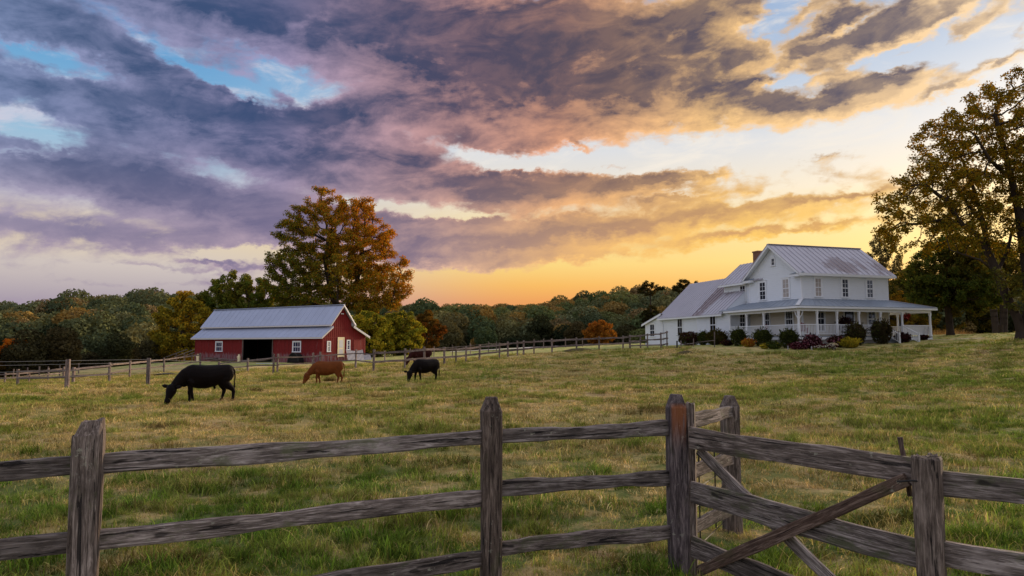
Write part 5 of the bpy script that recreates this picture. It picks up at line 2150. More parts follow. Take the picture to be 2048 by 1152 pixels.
def build_big_trees():
    # --- the great autumn tree behind the barn
    D = 104.0
    b = gp(682, D)
    k = D / FPX
    def L(px, py, dy=0.0):
        v = P(px, py, D + dy)
        return (v.x - b.x, v.y - b.y + 0 * dy, v.z - b.z)
    S, Pn = multi_seeds([[(0, 0, 0), (.1, 0, 2.5), (-.2, .1, 6)], [(-.2, .1, 6), (-1.6, -.3, 9.5), (-2.4, -.5, 14), (-2.2, 0, 18)], [(-.2, .1, 6), (1.4, .4, 9), (2.6, .2, 13), (3.0, 0, 17)],
                         [(.1, 0, 4.5), (-3.5, 1, 7.5), (-6.5, 1, 9)], [(.1, 0, 4.5), (3.5, -1, 6.6), (7.5, -1, 8.0)], [(0, 0, 5), (.5, 2.5, 8), (.5, 4, 11)], [(0, 0, 5), (0, -2.5, 8), (.3, -4, 11)]])
    lob = [(*L(650, 405), 3.0, 3.2, 2.8), (*L(715, 425), 3.2, 3.4, 3.0), (*L(600, 450), 3.6, 4.0, 3.6), (*L(670, 470), 5.6, 5.5, 4.8), (*L(750, 480), 3.6, 4.2, 3.8),
           (*L(590, 525), 4.8, 4.8, 4.2), (*L(566, 560), 3.4, 3.8, 3.0), (*L(690, 545), 6.8, 6.8, 4.6), (*L(775, 550), 3.8, 4.4, 3.4), (*L(800, 570), 2.4, 2.6, 2.0), (*L(556, 470), 1.5, 1.6, 1.4),
           (*L(620, 600), 5.4, 5.0, 2.8), (*L(740, 600), 5.4, 4.6, 2.6), (*L(585, 585), 3.6, 3.8, 3.0), (*L(640, 540), 4.4, 5.0, 4.0), (*L(720, 500), 4.4, 4.8, 4.2)]
    green, gold, orange, brown = rgb(88, 98, 36), rgb(136, 124, 38), rgb(178, 118, 34), rgb(122, 92, 38)

    def autumn(p, nr):  # orange to the right and top: part autumn colour, part sunlight put into the tint
        t = np.clip((p[:, 0] + 4.5) / 22 + (p[:, 2] - 11) / 30 + .14 + nr.normal(0, .27, len(p)), 0, .95)
        c = np.where((t < .45)[:, None], mixcol(green, gold, np.clip(t / .45, 0, 1)), mixcol(gold, orange, np.clip((t - .45) / .4, 0, 1)))
        low = np.clip((9.0 - p[:, 2]) / 4, 0, 1) * .7
        c = c * (1 - low[:, None]) + np.array(rgb(104, 104, 34)[:3])[None, :] * low[:, None]
        br = nr.random(len(p)) < .12
        c[br] = np.array(brown[:3])
        return vary(c, nr, .3)
    grow_tree('maple_tree', 'great autumn tree behind the barn, orange at its right and olive at its left', b, S, Pn, lob, 2600, 125000, .135, autumn, seed=11, rmax=.62, bark='bark_dark', kill=.85, spread=.72, step=.55, skip=.12)
    # --- dark green tree at its left
    D = 108.0
    b = gp(472, D)
    lob = [(.4, 0, 11.0, 4.6, 4.4, 3.2), (-3.6, 0, 8.6, 3.6, 3.6, 3.2), (4.2, .5, 9.2, 3.8, 3.6, 3.4), (0, 0, 6.2, 5.8, 5.0, 3.6), (6.2, 1, 7.6, 3.0, 2.8, 3)]
    S, Pn = multi_seeds([[(0, 0, 0), (.1, 0, 2.2), (0, 0, 4.5)], [(0, 0, 3), (-2, 0, 6)], [(0, 0, 3), (2.4, .3, 6)]])
    grow_tree('leafy_tree', 'broad dark green tree left of the great autumn tree behind the barn', b, S, Pn, lob, 1300, 52000, .16,
              palette_col([rgb(70, 82, 32), rgb(86, 94, 36), rgb(102, 100, 38), rgb(78, 76, 34)]), seed=12, rmax=.34, bark='bark_dark', spread=.62, leafmat='leaf_lit')
    # --- yellow green tree at the left end of the barn
    D = 101.0
    b = gp(362, D)
    lob = [(.2, 0, 9.4, 2.1, 2.0, 1.7), (-1.2, 0, 7.4, 2.9, 2.6, 2.4), (1.4, 0, 7.0, 2.9, 2.6, 2.6), (0, 0, 4.2, 4.2, 3.6, 3.0), (2.4, 0, 2.8, 2.8, 2.6, 2.4), (-2.6, 0, 3.2, 2.6, 2.4, 2.4)]
    S, Pn = multi_seeds([[(0, 0, 0), (.1, 0, 2), (.1, 0, 6)]])
    grow_tree('leafy_tree', 'slim yellow green tree at the left end of the barn, flecked with gold', b, S, Pn, lob, 1100, 42000, .14,
              palette_col([rgb(96, 92, 30), rgb(118, 108, 34), rgb(144, 124, 36), rgb(86, 84, 32), rgb(168, 138, 40)]), seed=13, rmax=.25, bark='bark_dark', spread=.55, leafmat='leaf_lit')
    # --- low bushy trees right of the barn
    D = 97.0
    for (px, hgt, wid, sd, lab, cols) in ((738, 6.6, 3.6, 14, 'low bushy yellow green tree just right of the barn gable', [rgb(102, 104, 30), rgb(124, 118, 34), rgb(144, 130, 38), rgb(86, 90, 30)]),
                                         (800, 6.9, 3.3, 15, 'low bushy green tree between the barn gable and the reddish tree', [rgb(94, 100, 32), rgb(114, 112, 34), rgb(132, 122, 38), rgb(80, 84, 32)])):
        b = gp(px, D + (px - 760) * .05)
        lob = [(0, 0, hgt * .74, wid * .7, wid * .7, hgt * .24), (-wid * .5, 0, hgt * .48, wid * .6, wid * .6, hgt * .26), (wid * .5, 0, hgt * .50, wid * .6, wid * .6, hgt * .26), (0, 0, hgt * .25, wid, wid, hgt * .24)]
        S, Pn = multi_seeds([[(0, 0, 0), (.1, 0, 1.0), (0, 0, 3)]])
        grow_tree('leafy_tree', lab, b, S, Pn, lob, 700, 20000, .15, palette_col(cols), seed=sd, rmax=.18, bark='bark_dark', spread=.55, step=.45, kill=.7, leafmat='leaf_lit')
    # --- reddish tree at the clump's right
    D = 122.0
    b = gp(852, D)
    lob = [(0, 0, 5.8, 2.2, 2.2, 1.8), (-.9, 0, 3.8, 2.4, 2.4, 2.0), (1.2, 0, 3.6, 2.4, 2.4, 2.0), (0, 0, 1.8, 2.6, 2.6, 1.8)]
    S, Pn = multi_seeds([[(0, 0, 0), (.1, 0, 1.4), (0, 0, 3)]])
    grow_tree('leafy_tree', 'reddish brown autumn tree right of the bushy trees by the barn', b, S, Pn, lob, 500, 14000, .16,
              palette_col([rgb(96, 60, 28), rgb(128, 76, 30), rgb(84, 66, 32), rgb(110, 84, 36)]), seed=16, rmax=.18, bark='bark_dark')
    # --- orange bush by the lane and orange tree at the left edge
    D = 104.0
    b = gp(1199, D)
    lob = [(0, 0, 2.6, 2.0, 2.0, 1.2), (-1.2, 0, 1.8, 1.5, 1.5, 1.1), (1.3, 0, 1.7, 1.6, 1.5, 1.1), (0, 0, 1.3, 2.4, 2.2, 1.1)]
    S, Pn = multi_seeds([[(0, 0, 0), (.05, 0, .6)], [(0, 0, .3), (-.8, 0, 1.2)], [(0, 0, .3), (.8, 0, 1.2)]])
    grow_tree('round_tree', 'small round orange tree behind the paddock fence left of the farmhouse', b, S, Pn, lob, 500, 14000, .11,
              palette_col([rgb(150, 88, 34), rgb(170, 104, 38), rgb(122, 80, 36), rgb(158, 110, 42)]), seed=17, rmax=.14, bark='bark_dark', spread=.4, step=.35, kill=.5)
    D = 78.0
    b = gp(36, D)
    lob = [(0, 0, 3.8, 1.8, 1.8, 1.2), (-1.0, 0, 2.8, 1.6, 1.6, 1.3), (1.0, 0, 2.7, 1.7, 1.7, 1.3), (0, 0, 1.5, 2.4, 2.4, 1.3)]
    S, Pn = multi_seeds([[(0, 0, 0), (.05, 0, .8), (0, 0, 1.6)]])
    topc = lambda p, nr: vary(mixcol(rgb(92, 72, 30), rgb(196, 118, 36), np.clip((p[:, 2] - 2.2) / 2.0 + nr.normal(0, .2, len(p)), 0, 1)), nr, .25)
    grow_tree('round_tree', 'small tree with a bright orange top at the far left edge of the woods', b, S, Pn, lob, 600, 18000, .12, topc, seed=18, rmax=.16, bark='bark_dark', spread=.42, step=.4, kill=.6)


build_big_trees()


def build_lawn_trees():
    # --- the big tree at the right edge, two leaning stems
    D = 50.0
    b = gp(2046, D)

    def L(px, py, dy=0.0):
        v = P(px, py, D + dy)
        return (v.x - b.x, v.y - b.y, v.z - b.z)
    root = (0, 0, -.2)
    lines = [[root, L(2036, 640), L(2012, 590), L(1994, 545, .2), L(1976, 505, .3)],
             [L(1976, 505, .3), L(1955, 470, 0), L(1925, 450, -.4), L(1880, 440, -.8), L(1835, 448, -1)],
             [L(1976, 505, .3), L(1968, 450, .8), L(1950, 385, 1.0), L(1925, 320, 1.2)],
             [L(1994, 545, .2), L(2016, 500, 1.4), L(2026, 450, 2)],
             [L(1925, 450, -.4), L(1890, 400, -1.5), L(1850, 370, -2)],
             [L(1968, 450, .8), L(1930, 400, 2.5), L(1890, 350, 3.2)],
             [L(1994, 545, .2), L(1960, 520, -2.2), L(1900, 500, -3.2)],
             [root, L(2062, 600), L(2052, 520, -.3), L(2040, 440, -.4), L(2024, 360, -.4), L(2006, 290, -.2), L(1990, 230, 0)],
             [L(2040, 440, -.4), L(2075, 370, 1), L(2090, 290, 1.2)],
             [L(2052, 520, -.3), L(2110, 460, -1), L(2160, 420, -1)],
             [L(2024, 360, -.4), L(1980, 320, -2), L(1950, 270, -2.5)]]
    S, Pn = multi_seeds(lines)
    lob = [(*L(1800, 430, -1), 2.2, 3.0, 2.6), (*L(1790, 480, -1), 1.6, 2.2, 1.2), (*L(1850, 370, -1), 2.8, 3.6, 2.8), (*L(1890, 290, 0), 2.6, 3.6, 2.8), (*L(1960, 250, 0), 3.0, 4.0, 2.8), (*L(2030, 195, 0), 3.0, 4.0, 2.2),
           (*L(1930, 400, 1), 3.2, 4.6, 2.8), (*L(2010, 340, 0), 3.8, 5.0, 3.4), (*L(2100, 260, 0), 4.0, 5.0, 4.0), (*L(2150, 400, 0), 4.4, 5.0, 4.4), (*L(2040, 440, 0), 3.0, 4.5, 3.0),
           (*L(1900, 470, -1), 2.6, 3.6, 1.3), (*L(2030, 580, -1.5), 1.5, 1.2, 1.6), (*L(2130, 560, -1), 3.4, 3.4, 3.0)]

    def colr(p, nr):
        t = np.clip(.35 + nr.normal(0, .3, len(p)) + (p[:, 2] - 9) / 40 - p[:, 0] / 40, 0, 1)
        c = mixcol(rgb(88, 94, 32), rgb(160, 126, 36), t)
        low = (p[:, 2] < 6) & (p[:, 0] > -3)
        c[low] = np.array(rgb(92, 94, 46)[:3])
        return vary(c, nr, .3)
    grow_tree('maple_tree', 'tall leaning tree at the right edge whose sparse bronze crown spreads over the lawn', b, S, Pn, lob, 2300, 80000, .095, colr, seed=21,
              rmax=.46, bark='bark_dark', kill=.62, step=.42, infl=4.5, spread=.46, tipcount=3, droop=.18, skip=.45, leafmat='leaf_shade')
    # --- dark tree on the lawn by the porch
    D = 63.0
    b = gp(1902, D)

    def L2(px, py, dy=0.0):
        v = P(px, py, D + dy)
        return (v.x - b.x, v.y - b.y, v.z - b.z)
    lob = [(*L2(1895, 500), 2.2, 2.6, 1.6), (*L2(1860, 545), 2.2, 2.8, 2.0), (*L2(1935, 540), 2.4, 2.8, 2.0), (*L2(1895, 575), 3.6, 3.6, 2.0), (*L2(1845, 610), 1.7, 2.0, 1.2), (*L2(1965, 590), 1.8, 2.2, 1.5),
           (*L2(1850, 635), .9, 1.2, .8), (*L2(1925, 610), 2.2, 2.6, 1.0), (*L2(1920, 480), 1.4, 1.6, 1.0)]
    S, Pn = multi_seeds([[(0, 0, -.1), (-.05, 0, 1.2), (-.1, 0, 2.6), (-.1, 0, 4.4), (0, 0, 6.2)], [(-.1, 0, 2.6), (-1.6, -.2, 3.4)], [(-.1, 0, 2.8), (1.5, .2, 4.0)], [(-.1, 0, 3.2), (0, -1.5, 4.2)], [(-.1, 0, 3.2), (0, 1.5, 4.2)]])
    grow_tree('leafy_tree', 'round dark green tree on the lawn at the right end of the porch', b, S, Pn, lob, 1100, 42000, .115,
              palette_col([rgb(62, 76, 32), rgb(74, 86, 36), rgb(88, 94, 38), rgb(66, 70, 32), rgb(104, 96, 38)]), seed=22, rmax=.30, bark='bark_dark', spread=.46, step=.4, kill=.6)
    # --- trees behind the house and at the end of the lawn
    back = [(1775, 118, 19.5, 4.2, 'tall pale olive tree rising behind the right end of the house roof', [rgb(96, 90, 60), rgb(112, 102, 62), rgb(84, 80, 52)], .16),
            (1835, 108, 14.0, 5.0, 'bushy olive tree behind the right arm of the porch', [rgb(62, 66, 28), rgb(78, 76, 30), rgb(104, 92, 32)], .16),
            (1805, 100, 8.0, 4.4, 'low golden tree seen through the right arm of the porch', [rgb(120, 96, 30), rgb(92, 84, 30), rgb(140, 106, 32)], .15),
            (1870, 104, 9.0, 4.6, 'golden green tree behind the trunk of the dark lawn tree', [rgb(124, 100, 30), rgb(84, 80, 28), rgb(146, 112, 34)], .15),
            (1950, 108, 10.0, 4.8, 'dark olive tree at the end of the lawn between two trunks', [rgb(70, 68, 28), rgb(100, 88, 30), rgb(56, 58, 26)], .15),
            (2080, 112, 12.0, 5.5, 'shaggy gold green tree behind the big tree at the right edge', [rgb(104, 92, 32), rgb(72, 72, 28), rgb(126, 104, 34)], .15)]
    for i, (px, D, hgt, w, lab, cols, lf) in enumerate(back):
        b = gp(px, D)
        lob = [(0, 0, hgt * .80, w * .62, w * .62, hgt * .18), (-w * .45, 0, hgt * .58, w * .62, w * .62, hgt * .22), (w * .45, .3, hgt * .56, w * .62, w * .62, hgt * .22), (0, 0, hgt * .36, w * .95, w * .9, hgt * .26)]
        S, Pn = multi_seeds([[(0, 0, 0), (.1, 0, hgt * .2), (0, 0, hgt * .5)]])
        grow_tree('leafy_tree', lab, b, S, Pn, lob, 650, 16000, lf, palette_col(cols), seed=30 + i, rmax=.3, bark='bark_dark', spread=.6)
    # pair of thick trunks further back whose crowns join the others
    for i, (px, D, r_, lab) in enumerate(((1994, 80, .36, 'thick left trunk of two close trees at the end of the lawn'), (2008, 82, .40, 'thick right trunk of two close trees at the end of the lawn'))):
        b = gp(px, D)
        s = -1 if i == 0 else 1
        S, Pn = multi_seeds([[(0, 0, -.1), (s * .1, 0, 1.5), (s * .25, 0, 4), (s * .6, 0, 7)], [(s * .25, 0, 4), (s * 1.8, .4, 6.5)], [(s * .25, 0, 4), (-s * 1.2, -.6, 6.8)]])
        lob = [(s * 1.2, 0, 8.5, 3.4, 3.4, 2.6), (s * 2.4, 0, 6.2, 2.6, 2.6, 1.6), (-s * 1.0, .5, 6.4, 2.4, 2.4, 1.6)]
        grow_tree('leafy_tree', lab, b, S, Pn, lob, 600, 14000, .13, palette_col([rgb(74, 70, 28), rgb(102, 86, 30), rgb(58, 58, 26)]), seed=40 + i, rmax=r_, bark='bark_dark', spread=.5, step=.45, kill=.7)
    v = gp(2003, 66)
    t = thing('tree_stump', 'small dark cut stump on the lawn between the dark tree and the big leaning tree', 'stump', v)
    MB().tube([(0, 0, -.1), (0, 0, .1), (.02, 0, .75), (.02, 0, .8)], [.34, .22, .20, .17], 9).build('stem', M['bark_dark'], t)
    # two flat crowned pines on the hill left of the house
    for i, (px, D, yt, lab) in enumerate(((1302, 150, 560, 'flat crowned dark pine on the hill nearest the lean-to of the house'), (1372, 152, 556, 'flat crowned dark pine on the hill just above the ridge of the side wing'))):
        b = gp(px, D)
        H = (690 - yt) / FPX * D + EYE - b.z
        S, Pn = multi_seeds([[(0, 0, 0), (.1, 0, H * .4), (0, 0, H * .82)]])
        lob = [(-1.6, 0, H * .86, 1.5, 1.6, .9), (1.5, .2, H * .88, 1.7, 1.6, .9), (0, 0, H * .93, 1.8, 1.8, .8), (-.5, 0, H * .80, 2.2, 2.0, .5), (0, 0, H * .42, 2.4, 2.4, H * .22)]
        grow_tree('pine_tree', lab, b, S, Pn, lob, 420, 9000, .15, palette_col([rgb(40, 42, 24), rgb(50, 50, 26), rgb(62, 56, 28)]), seed=50 + i, rmax=.22, bark='bark_dark', spread=.45, step=.5, kill=.6)


build_lawn_trees()


# ------------------------------------------------------------------ the woods on the hills
def build_forest():
    nr = np.random.default_rng(3)

    def shade(p, rng):
        return np.repeat(rng.uniform(.62, 1.25, (len(p), 1)), 3, 1)
    protos = []
    for i in range(7):
        lob = [(0, 0, 5.2, 2.9, 2.9, 2.3)]
        for k in range(6):
            a = k * PI / 3 + nr.uniform(-.3, .3)
            lob.append((1.9 * math.cos(a), 1.9 * math.sin(a), nr.uniform(3.3, 5.4), nr.uniform(1.3, 2.0), nr.uniform(1.3, 2.0), nr.uniform(1.1, 1.8)))
        lob.append((0, 0, 2.4, 2.9, 2.9, 2.2))
        V, F, Cc = lump_crown(nr, lob, 2300, .28, shade, jit=.55, inner=.15)
        protos.append((V, F, Cc))
    mats = ('forest_green', 'forest_warm', 'forest_dark')
    mesh = {}
    for mt in mats:
        mesh[mt] = [np_mesh('forest_tree', V, F, M[mt], col=Cc) for V, F, Cc in protos]
    # nearer edge trees: finer leaves and a trunk
    edge = []
    for i in range(5):
        h = 6.5 + i * .5
        lob = [(0, 0, h * .78, 1.9, 1.9, h * .2)]
        for k in range(7):
            a = k * PI / 3.5 + nr.uniform(-.3, .3)
            rr = nr.uniform(1.2, 2.3)
            lob.append((rr * math.cos(a), rr * math.sin(a), nr.uniform(.25, .68) * h, nr.uniform(1.0, 1.9), nr.uniform(1.0, 1.9), nr.uniform(.10, .2) * h))
        lob.append((0, 0, h * .35, 2.4, 2.4, h * .3))
        V, F, Cc = lump_crown(nr, lob, 4200, .21, shade, jit=.7, inner=.3)
        tk = MB()
        tk.tube([(0, 0, -.4), (.05, 0, h * .3), (0, .05, h * .75)], [.22, .16, .06], 7)
        for k in range(4):
            a = k * 1.6
            tk.tube([(0, 0, h * .25), (1.2 * math.cos(a), 1.2 * math.sin(a), h * .5)], [.09, .03], 5)
        edge.append(([np_mesh('edge_crown', V, F, M[mt], col=Cc) for mt in mats], tk.mesh('edge_trunk', M['bark_dark'])))
    az0, az1 = math.atan((-330 - 1024) / FPX), math.atan((2400 - 1024) / FPX)
    cand = []
    az = az0
    rows = []
    row = 0
    r = 88.0
    while r < 500:
        sp = 5.0 + r * .0085
        da = sp / r
        a = az0 + (row % 2) * da * .5
        while a < az1:
            rows.append((a + nr.uniform(-.3, .3) * da, r + nr.uniform(-.35, .35) * sp))
            a += da
        r += sp * .82
        row += 1
    A = np.array(rows)
    ry, rd, r0 = hill_params(A[:, 0])
    ok = (A[:, 1] > r0 - 2) & (A[:, 1] < rd + 14)
    A, r0, rd = A[ok], r0[ok], rd[ok]
    X, Y = A[:, 1] * np.sin(A[:, 0]), A[:, 1] * np.cos(A[:, 0])
    # keep off the buildings, the lawn and the big trees
    pxs = 1024 + FPX * X / Y
    keep = ~((np.hypot(X - 24, Y - 72) < 22) | ((np.hypot(X + 28, Y - 88) < 20)) | ((X > 30) & (Y < 104)) | ((pxs > 1795) & (A[:, 1] < 118)))
    A, X, Y, r0, rd, pxs = A[keep], X[keep], Y[keep], r0[keep], rd[keep], pxs[keep]
    Z = ground_z(X, Y)
    dist = A[:, 1]
    is_edge = dist < r0 + 13
    size = nr.uniform(.78, 1.28, len(X)) * np.where(nr.random(len(X)) < .08, 1.25, 1.0)
    size = size * np.where(is_edge, .72, np.clip(.70 + (dist - 105) / 260, .70, 1.0))
    yaw = nr.uniform(0, 2 * PI, len(X))
    hidden = ((pxs > 1350) & (pxs < 1785)) | ((pxs > 405) & (pxs < 725) & (dist < 175)) | (pxs < -15) | (pxs > 2070)
    score = size / dist * np.where(hidden, .0, 1.0)
    order = np.argsort(-score)
    top = set(order[:290].tolist())
    warmth = np.exp(-((pxs - 1000) / 260.0) ** 2) * .75 + .12
    SIDE = [(-9e9, 420, 'left hill'), (420, 880, 'valley'), (880, 1170, 'middle hill'), (1170, 1800, 'right hill'), (1800, 9e9, 'rise')]
    marks = [(40, 'at left edge'), (110, 'left of first wire post'), (170, 'above first wire post'), (230, 'between wire posts'), (290, 'left of second wire post'), (345, 'right of second wire post'),
             (420, 'left of the barn'), (560, 'above barn roof'), (730, 'behind autumn tree'), (800, 'right of the barn gable'), (870, 'near the reddish tree'), (920, 'above black cow'), (960, 'right of black cow'),
             (1000, 'left of the lane'), (1040, 'above left lane'), (1090, 'above middle lane'), (1130, 'above right lane'), (1175, 'left of the orange bush'), (1225, 'above the orange bush'),
             (1265, 'right of the orange bush'), (1310, 'near the first flat pine'), (1360, 'between the flat pines'), (1500, 'above the side wing'), (1790, 'behind the house'), (1840, 'behind the porch arm'), (1900, 'behind dark lawn tree'), (1970, 'right of dark lawn tree'), (9e9, 'behind leaning tree')]

    def where(p):
        return next(w for lim, w in marks if p < lim)
    named = []
    pts, rot, scl, pick = [], [], [], []
    allm = mesh['forest_green'] + mesh['forest_warm'] + mesh['forest_dark']
    for i in range(len(X)):
        side = next(s for a_, b_, s in SIDE if a_ <= pxs[i] < b_)
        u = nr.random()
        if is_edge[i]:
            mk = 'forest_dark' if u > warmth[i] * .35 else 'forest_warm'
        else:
            mk = 'forest_warm' if u < warmth[i] else 'forest_green'
        s = size[i]
        sz = (s * nr.uniform(.95, 1.1), s * nr.uniform(.95, 1.1), s * nr.uniform(.8, 1.15))
        hue = {'forest_dark': 'dark green', 'forest_warm': 'brownish gold', 'forest_green': 'green'}[mk]
        if i in top and is_edge[i]:
            lab = '%s front row tree of the woods, %s' % (hue, where(pxs[i]))
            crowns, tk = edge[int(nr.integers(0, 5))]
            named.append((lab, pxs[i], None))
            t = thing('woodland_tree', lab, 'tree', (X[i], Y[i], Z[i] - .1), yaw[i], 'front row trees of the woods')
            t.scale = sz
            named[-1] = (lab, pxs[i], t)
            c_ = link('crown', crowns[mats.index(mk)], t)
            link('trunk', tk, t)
        elif i in top:
            q = (dist[i] - r0[i]) / max(1.0, rd[i] - r0[i])
            row_ = 'low on' if q < .3 else ('midway up' if q < .62 else ('high on' if q < .88 else 'on the skyline of'))
            lab = '%s%s tree %s %s, %s' % ('large ' if size[i] > 1.05 else ('small ' if size[i] < .78 else ''), hue, row_, side, where(pxs[i]))
            o = link('woodland_tree', mesh[mk][int(nr.integers(0, 7))], None, (X[i], Y[i], Z[i] - .3))
            o.rotation_euler = (0, 0, yaw[i])
            o.scale = sz
            tag(o, lab, 'tree', 'trees standing on the wooded hills')
            named.append((lab, pxs[i], o))
        else:
            pts.append((X[i], Y[i], Z[i] - .3))
            rot.append((0, 0, yaw[i]))
            scl.append(sz)
            pick.append(mats.index(mk) * 7 + int(nr.integers(0, 7)))
    # where several share a label, tell them apart by their order from the left
    ORD = ['leftmost', 'second from left', 'third from left', 'fourth from left', 'fifth from left', 'sixth from left', 'seventh from left', 'eighth from left', 'ninth from left', 'tenth from left', 'eleventh from left', 'twelfth from left', 'rightmost']
    by = {}
    for lab, p, o in named:
        by.setdefault(lab, []).append((p, o))
    for lab, lst in by.items():
        if len(lst) > 1:
            for k, (p, o) in enumerate(sorted(lst, key=lambda q: q[0])):
                o['label'] = lab + ', ' + ORD[min(k, 12)]
    scatter('far_woods', 'dense mixed woods covering the far hills in greens and autumn browns', allm, pts, rot, scl, pick)
    # single taller crowns that break the skyline
    return len(X)


build_forest()


# ------------------------------------------------------------------ shrubs and flowers before the house
def shrub(name, label, cat, loc, w, h, n, leaf, cols, seed, flowers=None, round_=False, group=None):
    nr = np.random.default_rng(seed)
    t = thing(name, label, cat, loc, group=group)
    r = w / 2
    lob = [(0, 0, h * .5, r * .86, r * .86, h * .5)]
    if not round_:
        for k in range(6):
            a = k * PI / 3 + nr.uniform(-.4, .4)
            lob.append((r * .5 * math.cos(a), r * .5 * math.sin(a), nr.uniform(.3, .72) * h, r * nr.uniform(.35, .55), r * nr.uniform(.35, .55), h * nr.uniform(.2, .3)))
    else:
        lob = [(0, 0, h * .48, r * .90, r * .90, h * .47)]
        for k in range(9):
            a, e = k * 2.4, .2 + (k % 3) * .4
            lob.append((r * .62 * math.cos(a) * math.cos(e), r * .62 * math.sin(a) * math.cos(e), h * (.48 + .36 * math.sin(e)), r * .36, r * .36, h * .2))
    V, F, Cc = lump_crown(nr, lob, n, leaf, palette_col(cols), jit=.8, inner=.3, zmin=.0, shell=(.85, 1.08))
    # stray shoots that break the outline
    ns = int(14 + 16 * w * h)
    d = nr.normal(0, 1, (ns, 3))
    d[:, 2] = np.abs(d[:, 2]) * 1.2 + .15
    d /= np.linalg.norm(d, axis=1)[:, None]
    q = np.repeat(d, 12, 0)
    k_ = np.tile(np.linspace(.75, 1.0, 12), ns) * np.repeat(nr.uniform(1.05, 1.42, ns), 12)
    pp = q * k_[:, None] * np.array([r, r, h * .5]) + np.array([0, 0, h * .5]) + nr.normal(0, .03, (len(q), 3))
    V2, F2 = leaf_quads(nr, pp, q, leaf * nr.uniform(.6, 1.2, len(pp)), 1.0)
    C2 = np.repeat(palette_col(cols)(pp, nr) * 1.15, 4, 0)
    V, F, Cc = np.vstack([V, V2]), np.vstack([F, F2 + len(V)]), np.vstack([Cc, C2])
    link('foliage', np_mesh(name + '_foliage', V, F, M['leaf'], col=Cc), t)
    st = MB()
    for k in range(5):
        a = k * 1.3
        st.tube([(.05 * math.cos(a), .05 * math.sin(a), -.05), (r * .5 * math.cos(a), r * .5 * math.sin(a), h * .6)], [.03, .012], 5)
    st.build('stem', M['bark_dark'], t)
    if flowers:
        V, F, Cc = lump_crown(nr, lob, int(n * .12), leaf * 1.1, palette_col(flowers), jit=.6, inner=0, zmin=.05, shell=(1.0, 1.12))
        o = link('blossom', np_mesh(name + '_blossom', V, F, M['leaf'], col=Cc), t)
        tag(o, kind='stuff')
    return t


